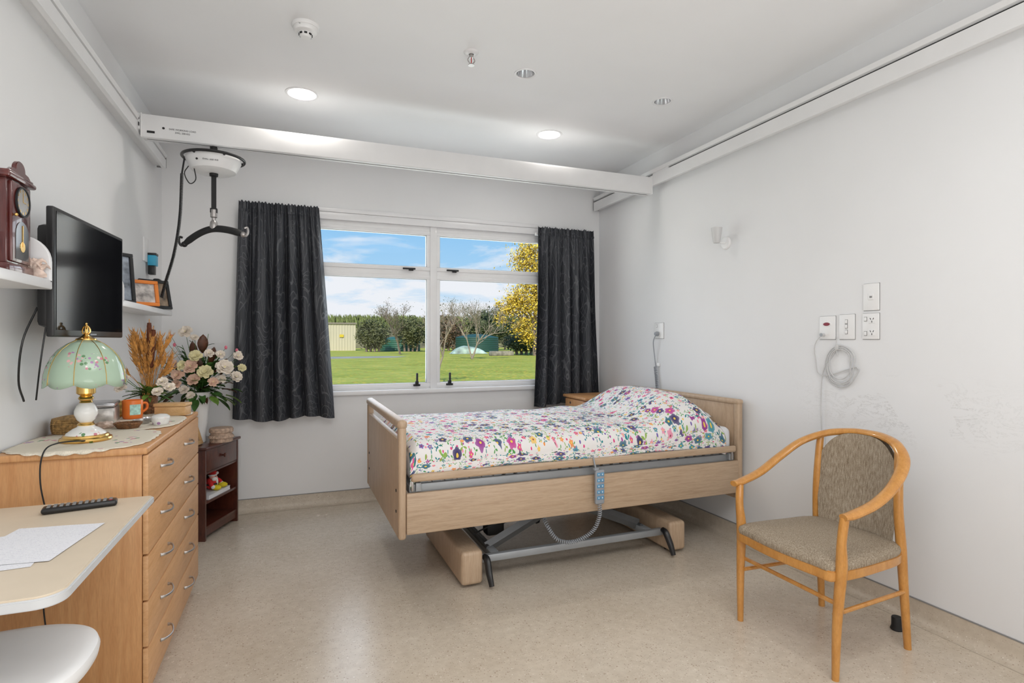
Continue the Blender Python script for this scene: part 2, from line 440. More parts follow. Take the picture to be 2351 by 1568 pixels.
def thing(name,label,cat,loc,rz=0,group=None):
    e=bpy.data.objects.new(name,None);e.empty_display_size=.1
    e.location=loc;e.rotation_euler=(0,0,rz);COL.objects.link(e)
    e['label']=label;e['category']=cat
    if group: e['group']=group
    e['_loc']=0 if rz==0 else 1
    return e
def root(o):
    while o.parent: o=o.parent
    return o
def part(mb,name,parent,label=None,angle=35,recalc=True):
    r=root(parent)
    loc=(0,0,0) if r.get('_loc',0)==1 else r.location
    me=mb.mesh(name,loc,angle,recalc)
    o=bpy.data.objects.new(name,me);o.parent=parent;COL.objects.link(o)
    if label: o['label']=label
    return o
def solo(mb,name,label,cat,origin,group=None,angle=35,recalc=True,kind=None):
    me=mb.mesh(name,origin,angle,recalc)
    o=bpy.data.objects.new(name,me);o.location=origin;COL.objects.link(o)
    o['label']=label;o['category']=cat
    if group:o['group']=group
    if kind:o['kind']=kind
    return o
def struct(mb,name,angle=35):
    o=bpy.data.objects.new(name,mb.mesh(name,(0,0,0),angle));COL.objects.link(o);o['kind']='structure';return o

# ------------------------------------------------------------------ room shell
XL,XR,YB,YF,H=-.95,2.80,4.86,-1.3,2.93
struct(MB(FLOOR).box(XL-.15,XR+.15,YF-.15,YB+.15,-.12,0),'floor')
ceil=struct(MB(CEIL).box(XL-.15,XR+.15,YF-.15,YB+.15,H,H+.15),'ceiling')
LIT=[(.03,3.81,.088),(1.80,3.88,.085)];UNL=[(1.26,3.05,.058),(2.25,3.08,.058)]
cb=MB()
for x,y,r in LIT+UNL: cb.cyl((x,y,H-.05),(x,y,H+.11),r,n=40)
cut=bpy.data.objects.new('cut',cb.mesh('cut',(0,0,0)));COL.objects.link(cut)
md=ceil.modifiers.new('b','BOOLEAN');md.object=cut;md.operation='DIFFERENCE';md.solver='EXACT'
bpy.context.view_layer.update()
nm=bpy.data.meshes.new_from_object(ceil.evaluated_get(bpy.context.evaluated_depsgraph_get()))
ceil.modifiers.clear();ceil.data=nm;bpy.data.objects.remove(cut)
for p_ in nm.polygons: p_.use_smooth=False
struct(MB(WALL).box(XL-.15,XL,YF-.15,YB+.15,0,H),'wall_left')
struct(MB(WALLR).box(XR,XR+.15,YF-.15,YB+.15,0,H),'wall_right')
struct(MB(WALL).box(XL,XR,YF-.15,YF,0,H),'wall_front')
WX0,WX1,WZ0,WZ1=-.02,2.28,.93,2.42
w=MB(WALL)
w.box(XL,WX0,YB,YB+.15,0,H).box(WX1,XR,YB,YB+.15,0,H).box(WX0,WX1,YB,YB+.15,0,WZ0).box(WX0,WX1,YB,YB+.15,WZ1,H)
struct(w,'wall_back')
def skirt(name,p0,p1,nrm):
    p0=Vector(p0);p1=Vector(p1);n=Vector(nrm)
    prof=[(0,.10),(.004,.10),(.004,.04),(.008,.022),(.018,.008),(.035,.002),(.06,.0008)]
    mb=MB(SKIRT,GREYLINE)
    def fn(u,v):
        i=v*(len(prof)-1);a=int(min(i,len(prof)-2));t=i-a
        d=prof[a][0]*(1-t)+prof[a+1][0]*t;z=prof[a][1]*(1-t)+prof[a+1][1]*t
        return p0.lerp(p1,u)+n*d+Vector((0,0,z))
    mb.grid(fn,1,6)
    a=p0+Vector((0,0,.10));b=p1+Vector((0,0,.105))
    lo=[min(a[i],b[i]) for i in range(3)];hi=[max(a[i],b[i]) for i in range(3)]
    for i in range(2):
        if n[i]>0: hi[i]+=.006
        if n[i]<0: lo[i]-=.006
    mb.box(lo[0],hi[0],lo[1],hi[1],lo[2],hi[2],1)
    struct(mb,name,60)
skirt('baseboard_back',(XL,YB,0),(XR,YB,0),(0,-1,0))
skirt('baseboard_right',(XR,YF,0),(XR,YB,0),(-1,0,0))
skirt('baseboard_left',(XL,YF,0),(XL,YB,0),(1,0,0))
# window
win=MB(ALU,GLASS,GREYLINE,BLACKM)
y0,y1=YB+.02,YB+.09
def fr(x0,x1,z0,z1,a=y0,b=y1,m=0,bev=.004): win.box(x0,x1,a,b,z0,z1,m,bev)
fr(WX0,WX1,WZ0,WZ0+.025);fr(WX0,WX1,2.315,WZ1);fr(WX0,WX0+.05,WZ0,WZ1);fr(WX1-.05,WX1,WZ0,WZ1)
fr(1.10,1.16,WZ0,WZ1,y0-.012,y1);fr(WX0,1.10,1.925,1.975);fr(1.16,WX1,1.925,1.975)
for a,b in ((WX0+.04,1.105),(1.155,WX1-.04)):
    for z0_,z1_ in ((WZ0+.018,1.93),(1.97,2.32)):
        t=.034
        fr(a,b,z0_,z0_+t,y0-.006,y1-.01);fr(a,b,z1_-t,z1_,y0-.006,y1-.01)
        fr(a,a+t,z0_+t,z1_-t,y0-.006,y1-.01);fr(b-t,b,z0_+t,z1_-t,y0-.006,y1-.01)
        win.box(a+t,b-t,y0+.03,y0+.036,z0_+t,z1_-t,1)
        for q in ((a+t,b-t,z0_+t-.004,z0_+t+.003),(a+t,b-t,z1_-t-.003,z1_-t+.004),(a+t-.004,a+t+.003,z0_+t,z1_-t),(b-t-.003,b-t+.004,z0_+t,z1_-t)):
            win.box(q[0],q[1],y0+.004,y0+.03,q[2],q[3],2)
for x in (.93,1.32):
    win.box(x-.02,x+.02,y0-.022,y0-.006,1.965,1.99,3,.003);win.box(x-.075,x+.035,y0-.038,y0-.022,1.973,1.988,3,.004)
for x in (.98,1.275):
    win.box(x-.03,x+.03,y0-.024,y0-.006,.955,.972,3,.003);win.box(x-.009,x+.009,y0-.036,y0-.02,.965,1.07,3,.005)
    win.box(x-.014,x+.014,y0-.03,y0-.006,.955,1.0,3,.003)
struct(win,'window_1')
tr=MB(WHITE)
tr.box(WX0-.04,WX1+.04,YB-.018,YB,2.42,2.455,0,.004).box(WX0,WX1,YB-.01,YB+.02,2.36,2.42,0,.004)
tr.box(WX0-.03,WX1+.03,YB-.035,YB+.02,.895,.932,0,.006)
struct(tr,'trim_1')

# ------------------------------------------------------------------ exterior
G0=-.25
solo(MB(LAWN).box(-150,220,5.05,210,-.45,G0),'lawn','green autumn lawn strewn with fallen yellow leaves','lawn',(0,100,G0),kind='stuff')
CONC=P('pale_concrete',(.34,.32,.27),.9,var=.2,nscale=.6)
solo(MB(CONC).prism([(-30,53),(4,53),(9.0,54.5),(10.5,57.5),(9,59.5),(-30,59)],G0,G0+.012,'z'),'garden_path','grey gravel path crossing the lawn','path',(0,58,G0))
SHED=P('cream_steel_cladding',(.60,.53,.37),.6,var=.03,nscale=.5)
t=thing('shed','cream corrugated steel shed beyond the lawn','shed',(3,99,G0))
mb=MB(SHED)
mb.grid(lambda u,v:Vector((-4+u*13.2,97-.02*math.sin(u*13.2*14),G0+v*4.5)),600,1).box(-4,9.2,97.06,102,G0,4.2)
part(mb,'cladding',t)
part(MB(P('shed_trim_brown',(.30,.25,.2),.5)).box(-4.1,9.35,96.8,102.2,4.2,4.42),'roof_edge',t)
part(MB(P('yellow_sign',(.75,.55,.03),.5)).box(6.6,7.25,96.85,96.92,2.0,2.45),'sign',t)
def foliage(name,c,var=.5,ns=1.3):
    m,nt,b=newmat(name);v=coords(nt)
    n=nd(nt,'ShaderNodeTexNoise',{'Vector':v,'Scale':ns,'Detail':5})
    nt.links.new(ramp(nt,n.outputs[0],[(.3,[x*(1-var) for x in c]),(.7,[min(1,x*(1+var)) for x in c])]),b.inputs['Base Color'])
    b.inputs['Roughness'].default_value=.8;return m
HEDGE=foliage('maize_green',(.15,.18,.05),.6);OLIVE=foliage('olive_leaves',(.13,.135,.05),.6);YEL=foliage('autumn_yellow_leaves',(.78,.52,.06),.45,1.5)
BARK=foliage('grey_bark',(.24,.18,.14),.4);BARKL=foliage('lichen_bark',(.34,.27,.20),.4);DKG=foliage('dark_shrub_leaves',(.07,.09,.035));BANK=foliage('grassy_bank',(.17,.15,.07),.6,.5)
def leaves(mb,n,fn,size,m=0):
    for i in range(n):
        c=fn();a=Vector((random.uniform(-1,1),random.uniform(-1,1),random.uniform(-1,1))).normalized();b=a.orthogonal().normalized()
        s=size*random.uniform(.6,1.3)
        mb.quad([c-a*s,c-b*s*.6,c+a*s,c+b*s*.6],m)
mb=MB(HEDGE,BANK)
mb.grid(lambda u,v:Vector((-40+u*170,128+v*6+2*math.sin(u*30),G0+v*4.6+noise.noise(Vector((u*40,v*3,0)))*.4*v)),120,6,1)
for i in range(5200):
    x=random.uniform(-20,80);y=134+random.uniform(0,5);h=random.uniform(2.6,4.3)*(1+.12*noise.noise(Vector((x*.15,0,3))));z=3.6
    w_=.22;lean=random.uniform(-.9,.9)
    mb.quad([(x-w_,y,z),(x+w_,y,z),(x+w_*.6+lean*.3,y,z+h*.7),(x-w_*.4+lean,y+.2,z+h)])
solo(mb,'hedgerow','tall green maize crop along a grassy bank','hedge',(20,130,G0),kind='stuff',recalc=False)
def bush(name,label,c,r,n,mat,size):
    t=thing(name,label,'bush',(c[0],c[1],G0))
    mb=MB(mat);
    mb.ico((c[0],c[1],c[2]),[q*.68 for q in r],0,3,.4,2.2,c[0])
    def fn():
        d=Vector((random.gauss(0,1),random.gauss(0,1),random.gauss(0,1))).normalized()
        k=random.uniform(.68,1.12)*(1+.3*noise.noise(d*2.6+Vector((c[0],0,0))))
        return Vector((c[0]+d.x*r[0]*k,c[1]+d.y*r[1]*k,max(G0+.45,c[2]+d.z*r[2]*k)))
    leaves(mb,n,fn,size)
    part(mb,'foliage',t,recalc=False)
    for i in range(4): part(MB(BARK).tube([(c[0]+(i-1.5)*r[0]*.25,c[1],G0+.04),(c[0]+(i-1.5)*r[0]*.35,c[1],c[2])],[.18,.1],6),'trunk',t)
bush('bush','rounded olive-green bush beside the shed',(10.4,84,2.4),(2.3,1.6,2.0),2800,OLIVE,.17)
bush('bush','broad olive-green bush before the water tank',(16.0,84,2.8),(2.4,1.5,2.0),2800,OLIVE,.17)
bush('bush','dark low shrub under the yellow tree',(24.6,60,1.15),(2.3,1.5,1.0),1800,DKG,.14)
bush('bush','tall dark shrub behind the green tank',(32,92,3.9),(5.5,2,3.2),3000,DKG,.22)
bush('bush','reddish-brown autumn shrub beside the tank',(22.5,88,2.9),(3.0,1.6,2.6),2400,foliage('rust_leaves',(.17,.11,.06)),.19)
TANK=P('dark_green_tank',(.02,.12,.07),.5);TANKT=P('teal_tank',(.020,.075,.055),.6)
def tank(label,x,y,r,h,mat):
    prof=[(0,h+.5),(r*.5,h+.35),(r*.97,h),(r,h-.1)]
    z=h-.1
    while z>.2: prof+=[(r*1.012,z-.1),(r,z-.2)];z-=.3
    prof+=[(r,0)]
    solo(MB(mat).lathe((x,y,G0),prof,48),'water_tank',label,'water tank',(x,y,G0),angle=20)
tank('low dark green plastic water tank behind bushes',15.6,91,3.2,1.9,TANK)
tank('teal green plastic water tank behind a bare tree',25.2,80,3.2,2.2,TANKT)
tarp=P('pale_green_tarpaulin',(.40,.50,.40),.6,var=.6,nscale=.9)
def tfn(u,v):
    a=u*2-1;b=v*2-1
    return Vector((20.0+a*2.3,67+b*1.0,G0+.03+(1.0*max(0,1-abs(a)**4)*(1-.35*abs(a+.25)))*max(0,1-abs(b)**3)))
solo(MB(tarp).grid(tfn,40,16),'covered_boat','boat under a pale green tarpaulin on the lawn','boat',(20.0,67,G0))
solo(MB(P('stacked_stone',(.28,.25,.20),.9,var=.5,nscale=2,bump=1,bscale=4)).box(19.6,22.2,57,58,G0,.25,0,.08),'stone_planter','low stone planter wall on the lawn','planter',(21.0,57.5,G0))
def branch(mb,p,d,L,r,depth,spread=.6,m=0,ends=None,upb=.15):
    pts=[p];q=p.copy();dd=d.copy()
    for i in range(3):
        dd=(dd+Vector((random.uniform(-1,1),random.uniform(-1,1),random.uniform(-.6,1)))*.18).normalized()
        q=q+dd*L/3;pts.append(q.copy())
    mb.tube(pts,[r,r*.85,r*.7,r*.55],5,m,cap=False)
    if ends is not None and depth<=2: ends.append(q.copy())
    if depth==0: return
    for i in range(3 if depth>1 else 4):
        nd_=(dd+Vector((random.uniform(-1,1),random.uniform(-1,1),random.uniform(-.5,.9)))*spread+Vector((0,0,upb))).normalized()
        s=pts[-1] if i<2 else pts[2]
        branch(mb,s.copy(),nd_,L*random.uniform(.62,.82),r*.58,depth-1,spread,m,ends,upb)
def tree(name,label,base,h,r,depth,bark,leafm=None,nl=0,ls=.1,spread=.75,stems=1,clump=.4):
    t=thing(name,label,'tree',base)
    mb=MB(bark);ends=[];b=Vector(base)
    for i in range(stems):
        d=Vector((random.uniform(-.5,.5)*(stems>1),random.uniform(-.4,.4)*(stems>1),1)).normalized()
        branch(mb,b+Vector((0,0,.04)),d,h*.32,r,depth,spread,0,ends)
    part(mb,'trunk',t)
    if leafm:
        lm=MB(leafm)
        def fn():
            e=random.choice(ends)
            return e+Vector((random.gauss(0,clump),random.gauss(0,clump),random.gauss(0,clump)))
        leaves(lm,nl,fn,ls)
        part(lm,'leaves',t,recalc=False)
    return t
random.seed(21)
tree('bare_tree','bare multi-stemmed tree with grey lichened bark on the lawn',(14.3,46.8,G0+.01),5.6,.085,5,BARKL,OLIVE,900,.05,.85,3,.2)
random.seed(5)
tree('bare_tree','slender bare tree with a few last leaves near the window',(4.95,20.7,G0+.01),3.1,.06,5,BARKL,OLIVE,400,.03,.85,1,.1)
random.seed(9)
tree('bare_tree','bare branching tree standing before the bushes',(11.3,66,G0+.01),6.4,.12,5,BARK,OLIVE,400,.08,.8,2,.3)
random.seed(11)
t=thing('autumn_tree','tall tree covered in bright yellow autumn leaves','tree',(24.3,56,G0))
CL=[(22.9,9.9,1.3),(23.7,11.4,1.4),(22.3,5.9,1.3),(23.5,5.0,1.7),(21.0,4.6,.8),(20.3,3.7,.65),(22.8,2.8,1.1),(24.2,8.0,1.7),(20.0,5.3,.4),(23.5,1.7,.8),(25.8,6,2.3),(25.8,10,2.2),(21.6,5.4,.7)]
mb=MB(BARK)
mb.tube([(24.3,56,G0+.02),(24.2,56,3),(24.4,56,6),(24.2,56,9.5),(24.1,56,11.5)],[.28,.22,.17,.10,.04],8,k=3)
for x,z,r in CL:
    z0_=max(1.0,z*.55);mb.tube([(24.3,56,z0_),((x+24.3)/2,56,(z0_+z)/2+.2),(x,56,z)],[.10,.07,.03],6,k=3)
    for i in range(7):
        d=Vector((random.uniform(-1,1),random.uniform(-1,1),random.uniform(-.5,1))).normalized();mb.tube([(x,56,z),Vector((x,56,z))+d*r],[.03,.012],4)
part(mb,'trunk',t)
lm=MB(YEL);ws=[c[2]**2 for c in CL]
def yfn():
    x,z,r=random.choices(CL,ws)[0]
    return Vector((x+random.gauss(0,r*.55),56+random.gauss(0,r*.6),max(.4,z+random.gauss(0,r*.5))))
leaves(lm,13000,yfn,.14);part(lm,'leaves',t,recalc=False)

# ------------------------------------------------------------------ curtains
def curtain(label,xt0,xt1,xb0,xb1,zt,zb,seed,nf):
    t=thing('curtain',label,'curtain',((xb0+xb1)/2,4.76,zb),group='pair of dark window curtains')
    def fn(u,v):
        x=(xt0+(xt1-xt0)*u)*(1-v)+(xb0+(xb1-xb0)*u)*v
        ph=noise.noise(Vector((u*3,seed,0)))*2.6+noise.noise(Vector((u*2,seed,v*1.2)))*1.1
        amp=.010+.034*min(1,v*3)
        y=amp*math.sin(2*pi*nf*u+ph)*(1-.25*math.sin(7*u+seed))
        y+=.012*math.sin(2*pi*nf*2.35*u+seed)*(1-min(1,v*1.5)*.8)
        if v<.06: y+=.008*math.sin(2*pi*nf*4.1*u)*(1-v/.06)
        x+=.012*math.sin(2*pi*nf*u*1.0+ph+1.2)*min(1,v*2)
        z=zt+(zb-zt)*v+.014*math.sin(u*9+seed)*v*v
        if v<.02: z+=.007*math.sin(2*pi*nf*4.1*u+1)
        y=4.755+y
        return Vector((x,min(y,4.815),z))
    mb=MB(CURT).grid(fn,260,70,0,lambda u,v:(u*1.3+seed,v*1.7))
    part(mb,'curtain_fabric',t,angle=180)
    hb=MB(CURT)
    hb.grid(lambda u,v:fn(u,.035+.012*v)+Vector((0,-.006,0)),200,1,0,lambda u,v:(u,v*.02))
    part(hb,'header_tape',t,angle=180)
    tb=MB(WHITE).box(xt0+.005,xt1-.005,4.80,4.835,zt-.07,zt-.045,0,.004)
    for i in range(3):
        x=xt0+(xt1-xt0)*(i+.5)/3; tb.box(x-.01,x+.01,4.825,YB,zt-.065,zt-.05)
    part(tb,'curtain_track',t)
curtain('charcoal curtain with fine swirling lines, window\'s wider drape',-.42,.165,-.475,.275,2.43,.735,1.3,6.0)
curtain('charcoal curtain with fine swirling lines, behind the bed head',2.085,2.67,2.035,2.745,2.415,.75,4.1,5.6)

# ------------------------------------------------------------------ ceiling things
for x,y,r in LIT:
    t=thing('downlight','white-rimmed recessed ceiling downlight, switched on','downlight',(x,y,H),group='lit ceiling downlights')
    part(MB(WHITE).lathe((x,y,H),[(r-.004,.05),(r-.006,0),(r-.002,-.004),(r+.012,-.004),(r+.015,0)],48),'rim',t)
    part(MB(EMIT).lathe((x,y,H),[(0,.035),(r-.008,.035),(r-.008,.04),(0,.04)],40),'lens',t)
    l=bpy.data.lights.new('downlight_lamp','AREA');l.shape='DISK';l.size=r*1.7;l.energy=4.5;l.color=(1,.95,.88)
    lo=bpy.data.objects.new('downlight_lamp',l);lo.location=(0,0,.028);lo.parent=t;COL.objects.link(lo)
for x,y,r in UNL:
    t=thing('downlight','small recessed downlight with chrome reflector, switched off','downlight',(x,y,H),group='unlit ceiling downlights')
    part(MB(WHITE).lathe((x,y,H),[(r-.008,.012),(r-.006,0),(r-.002,-.004),(r+.008,-.004),(r+.010,0)],48),'rim',t)
    part(MB(CHROME).lathe((x,y,H),[(r-.010,.0),(r-.018,.04),(r-.035,.085),(0,.088)],48,scal=lambda a,z:1+.03*math.sin(a*16)),'reflector',t,label='faceted chrome reflector')
t=thing('smoke_detector','round white smoke detector on the ceiling','smoke detector',(.04,2.98,H))
part(MB(PLAST).lathe((.04,2.98,H),[(0,-.016),(.062,-.016),(.066,-.010),(.066,0)],40),'mounting_base',t)
mb=MB(PLAST,BLACKM).lathe((.04,2.98,H),[(0,-.062),(.022,-.061),(.028,-.055),(.032,-.040),(.052,-.034),(.058,-.024),(.058,-.016)],40)
for i in range(8):
    a=2*pi*i/8;mb.box(.04+.031*math.cos(a)-.007,.04+.031*math.cos(a)+.007,2.98+.031*math.sin(a)-.002,2.98+.031*math.sin(a)+.002,H-.052,H-.044,1,rot=Matrix.Rotation(a+pi/2,3,'Z'))
part(mb,'sensor_head',t)
part(MB(BLACKM).text('09 07 06B',.013,Matrix.Translation((.035,2.927,H-.022))@Matrix.Rotation(math.radians(75),4,'X')),'date_marking',t)
t=thing('ceiling_sprinkler','chrome fire sprinkler head on the ceiling','sprinkler',(.89,2.93,H))
part(MB(WHITE).lathe((.89,2.93,H),[(.014,-.012),(.030,-.010),(.040,-.003),(.042,0)],32),'escutcheon',t)
mb=MB(SATIN).cyl((.89,2.93,H),(.89,2.93,H-.03),.011).tube([(.878,2.93,H-.028),(.870,2.93,H-.045),(.885,2.93,H-.064)],.003,8,k=3).tube([(.902,2.93,H-.028),(.910,2.93,H-.045),(.895,2.93,H-.064)],.003,8,k=3)
mb.cyl((.89,2.93,H-.062),(.89,2.93,H-.068),.006).lathe((.89,2.93,H-.072),[(0,0),(.018,0),(.018,.003),(0,.003)],16,scal=lambda a,z:1+.12*math.sin(a*8))
part(mb,'deflector',t)
part(MB(P('red_glass_bulb',(.5,.02,.02),.2)).cyl((.89,2.93,H-.03),(.89,2.93,H-.062),.0025),'glass_bulb',t)

# ------------------------------------------------------------------ hoist rails & beam
def wall_rail(label,x,sgn,z0,z1,ya,yb):
    t=thing('hoist_wall_rail',label,'hoist rail',(x,(ya+yb)/2,z0),group='wall rails of the ceiling hoist')
    h=z1-z0
    poly=[(0,z0+.02),(.055,z0+.02),(.055,z0),(.078,z0),(.078,z0+h*.66),(.058,z0+h*.70),(.058,z0+h*.76),(.078,z0+h*.80),(.085,z1),(0,z1)]
    poly=[(x+p*sgn,q) for p,q in poly]
    mb=MB(ALU).prism(poly,ya,yb,'y')
    part(mb,'track',t)
    sl=MB(BLACKM).box(min(x+.056*sgn,x+.0605*sgn),max(x+.056*sgn,x+.0605*sgn),ya,yb-.001,z0+h*.69,z0+h*.77)  # black strip painted in for the shade of the open slot
    part(sl,'slot_shade',t)
    part(MB(GREYLINE).box(min(x+.02*sgn,x+.08*sgn),max(x+.02*sgn,x+.08*sgn),yb,yb+.004,z0+.008,z1-.012,0,.002),'end_cap',t)
wall_rail('white aluminium hoist rail fixed beside the television wall',XL,1,2.575,2.675,-1.2,4.60)
wall_rail('long white aluminium hoist rail above the bedhead wall',XR,-1,2.625,2.755,-1.2,4.83)
t=thing('hoist_beam','white aluminium hoist traverse beam spanning between wall rails','hoist beam',(.92,3.9,2.55))
z0,z1=2.562,2.695
poly=[(3.865,z0),(3.872,z0-.004),(3.893,z0-.004),(3.893,z0+.02),(3.915,z0+.02),(3.915,z0-.004),(3.938,z0-.004),(3.945,z0),(3.945,z1),(3.865,z1),(3.861,z1-.02),(3.861,z0+.03)]
part(MB(ALU).prism(poly,-.855,2.715,'x'),'beam_profile',t)
part(MB(BLACKM).box(-.84,2.70,3.8945,3.9135,z0,z0+.012),'track_slot',t)
part(MB(PLAST).box(-.862,-.855,3.855,3.95,z0-.006,z1+.004,0,.002),'end_cap',t)
part(MB(PLAST).box(2.715,2.722,3.855,3.95,z0-.006,z1+.004,0,.002),'end_cap',t)
part(MB(PLAST).box(-.93,-.862,3.86,3.95,2.60,2.70,0,.01).box(-.905,-.87,3.62,3.87,2.665,2.70,0,.012),'end_carriage',t)
part(MB(PLAST).box(2.722,2.78,3.86,3.95,2.64,2.71,0,.01).box(2.725,2.755,3.66,3.87,2.685,2.735,0,.012),'end_carriage',t)
part(MB(BLACKM).box(-.885,-.868,3.85,3.86,2.62,2.64),'bolt_cover',t)
part(MB(BLACKM).box(-.885,-.868,3.85,3.86,2.66,2.68),'bolt_cover',t)
R90=Matrix.Rotation(pi/2,4,'X')
mb=MB(BLACKM)
mb.text('SAFE WORKING LOAD',.014,Matrix.Translation((-.645,3.8605,2.616))@R90).text('SWL: 200 KG',.014,Matrix.Translation((-.645,3.8605,2.598))@R90)
part(mb,'load_label',t)
part(MB(BLACKM).cyl((-.745,3.8612,2.622),(-.745,3.860,2.622),.007,n=16),'maker_mark',t)
part(MB(BLACKM).box(-.83,-.79,3.8600,3.8615,2.585,2.598),'rating_sticker',t)
hx,hy=-.483,3.905
t=thing('ceiling_hoist','white disc-shaped patient hoist hanging from the beam','patient hoist',(hx,hy,2.39))
part(MB(BLACKM).cyl((hx,hy,2.50),(hx,hy,2.558),.016).box(hx-.02,hx+.02,hy-.012,hy+.012,2.51,2.557,0,.003),'trolley',t)
part(MB(PLAST).lathe((hx,hy,2.39),[(0,0),(.10,.002),(.125,.014),(.155,.075),(.152,.095),(.10,.118),(.05,.125),(0,.125)],48),'housing',t)
rg=[(hx+.172*math.cos(a*2*pi/48),hy+.172*math.sin(a*2*pi/48),2.482) for a in range(48)]
mb=MB(BLACK).tube(rg,.009,10,closed=True)
for a in (0.3,2.2,4.1,5.2):
    mb.cyl((hx+.14*math.cos(a),hy+.14*math.sin(a),2.475),(hx+.170*math.cos(a),hy+.170*math.sin(a),2.482),.007,n=8)
part(mb,'guard_ring',t)
part(MB(BLACKM).text('SWL: 200 KG',.015,Matrix.Translation((hx-.0,hy-.1465,2.432))@Matrix.Rotation(math.radians(64),4,'X')),'load_label',t)
part(MB(BLACKM).cyl((hx-.075,hy-.126,2.439),(hx-.075,hy-.130,2.437),.006,n=14),'maker_mark',t)
mb=MB(BLACKM).box(hx-.014,hx+.014,hy-.002,hy+.002,2.17,2.41).cyl((hx,hy,2.40),(hx,hy,2.375),.026,.024)
part(mb,'lift_strap',t)
t2=MB(SATIN,BLACKM).lathe((hx,hy,2.04),[(.018,0),(.024,.02),(.02,.05),(.012,.06),(.012,.075),(.02,.08),(.02,.125),(.008,.13),(0,.13)],20)
t2.box(hx-.02,hx+.02,hy-.014,hy+.014,2.145,2.175,1,.003)
part(t2,'swivel',t)
def spz(s_): return 2.048-.085*abs(s_)**1.8*(1 if s_<0 else .55)+.012*s_
sp=[]
for q in range(-6,7):
    s_=q/6;sp.append((hx+.170*s_,hy-.06*s_,spz(s_)))
mb=MB(BLACKM).tube(sp,[.016]+[.023]*11+[.016],12,k=3,ell=(1,.8))
part(mb,'spreader_bar',t)
for s_ in (-1,1):
    e=Vector((hx+.170*s_,hy-.06*s_,spz(s_)))
    m_=MB(SATIN if s_>0 else BLACK).tube([e,e+Vector((.016*s_,-.01,-.01)),e+Vector((.028*s_,-.01,.015)),e+Vector((.024*s_,-.01,.042)),e+Vector((.008*s_,-.01,.038))],.007,10,k=4)
    m_.ball(e,.018)
    part(m_,'sling_hook',t)
def helix(path,rad,turns,seg=10):
    pts=catmull(path,12);L=[0]
    for a,b in zip(pts,pts[1:]): L.append(L[-1]+(b-a).length)
    T=L[-1];out=[];N=int(turns*seg);idx=0
    for i in range(N+1):
        s=T*i/N
        while idx<len(L)-2 and L[idx+1]<s: idx+=1
        f=(s-L[idx])/max(1e-9,L[idx+1]-L[idx]);p=pts[idx].lerp(pts[idx+1],f);tg=(pts[idx+1]-pts[idx]).normalized()
        n=Vector((tg.y,-tg.x,0)) if abs(tg.z)<.9 else Vector((1,0,0))
        n=(n-tg*tg.dot(n)).normalized();b=tg.cross(n);a=2*pi*i/seg
        out.append(p+n*math.cos(a)*rad+b*math.sin(a)*rad)
    return out
cp=[(hx-.155,hy-.03,2.46),(hx-.165,hy-.05,2.36),(hx-.175,hy-.05,2.1),(hx-.205,hy-.05,1.88),(hx-.25,hy-.05,1.70),(hx-.27,hy-.05,1.61)]
mb=MB(BLACK).tube(helix(cp[1:],.007,110,8),.003,5)
mb.tube([(hx-.13,hy-.05,2.41),(hx-.15,hy-.06,2.36),(hx-.12,hy-.07,2.30),(hx-.09,hy-.06,2.33),(hx-.10,hy-.05,2.40)],.003,6,k=5).tube([cp[0],cp[1]],.005,8)
part(mb,'control_cord',t)

# ------------------------------------------------------------------ television
t=thing('television','black flat-screen television mounted on a wall arm','television',(-.85,2.74,1.37),rz=math.radians(-3.4))
mb=MB(BLACK)
mb.box(.05,.075,-.335,.335,-.005,.455,0,.006).box(.0,.052,-.29,.29,.03,.40,0,.02)
part(mb,'casing',t)
part(MB(SCREEN).box(.0745,.0765,-.318,.318,.02,.44),'screen',t,'glossy black screen')
part(MB(GREYP).box(.0755,.0765,-.03,.03,.004,.009),'badge',t)
part(MB(BLACKM).box(-.03,.01,-.07,.07,.12,.30,0,.004).box(-.092,-.085,-.05,.05,.10,.32,0,.002).tube([(-.088,0,.2),(-.03,.02,.2)],.018,8),'wall_bracket',t)
part(MB(BLACK).tube([(.0,-.27,.10),(-.03,-.30,-.02),(-.055,-.27,-.16),(-.07,-.2,-.24)],.0035,8,k=6).tube([(.0,-.2,.06),(-.02,-.2,-.10),(-.05,-.16,-.24)],.003,8,k=6),'power_cable',t)

# ------------------------------------------------------------------ shelves
def shelf(label,ya,yb,xd):
    t=thing('wall_shelf',label,'shelf',(XL,(ya+yb)/2,1.52),group='white wall shelves')
    part(MB(WHITE).box(XL,XL+xd,ya,yb,1.52,1.552,0,.004),'shelf_board',t)
    part(MB(WHITE).box(XL,XL+.015,ya,yb,1.552,1.60,0,.003),'back_lip',t)
    for y in (ya,yb-.018):
        poly=[(XL,1.545),(XL+xd,1.545),(XL+xd,1.61)]
        for i in range(1,10):
            a=i/9*pi/2;poly.append((XL+xd-.085+.085*math.cos(a),1.61+.085*math.sin(a)))
        poly.append((XL,1.695))
        part(MB(WHITE).prism(poly,y,y+.018,'y',bev=.003),'end_panel',t)
shelf('white shelf with rounded ends holding the wall clock',1.45,2.27,.195)
shelf('white shelf with rounded ends holding photo frames',3.22,4.36,.16)
cy0,cy1,cz=2.06,2.205,1.552
t=thing('mantel_clock','tall dark red mahogany clock with dial and arched glass door','clock',(-.86,2.14,cz))
mb=MB(CLOCKW)
mb.box(-.93,-.785,cy0-.012,cy1+.012,cz,cz+.03,0,.006).box(-.925,-.795,cy0,cy1,cz+.03,cz+.28,0,.003)
mb.box(-.935,-.78,cy0-.018,cy1+.018,cz+.28,cz+.296,0,.006).box(-.93,-.785,cy0-.008,cy1+.008,cz+.294,cz+.304,0,.004)
mid=(cy0+cy1)/2
poly=[(cy0,cz+.302),(cy1,cz+.302),(cy1-.02,cz+.315)]
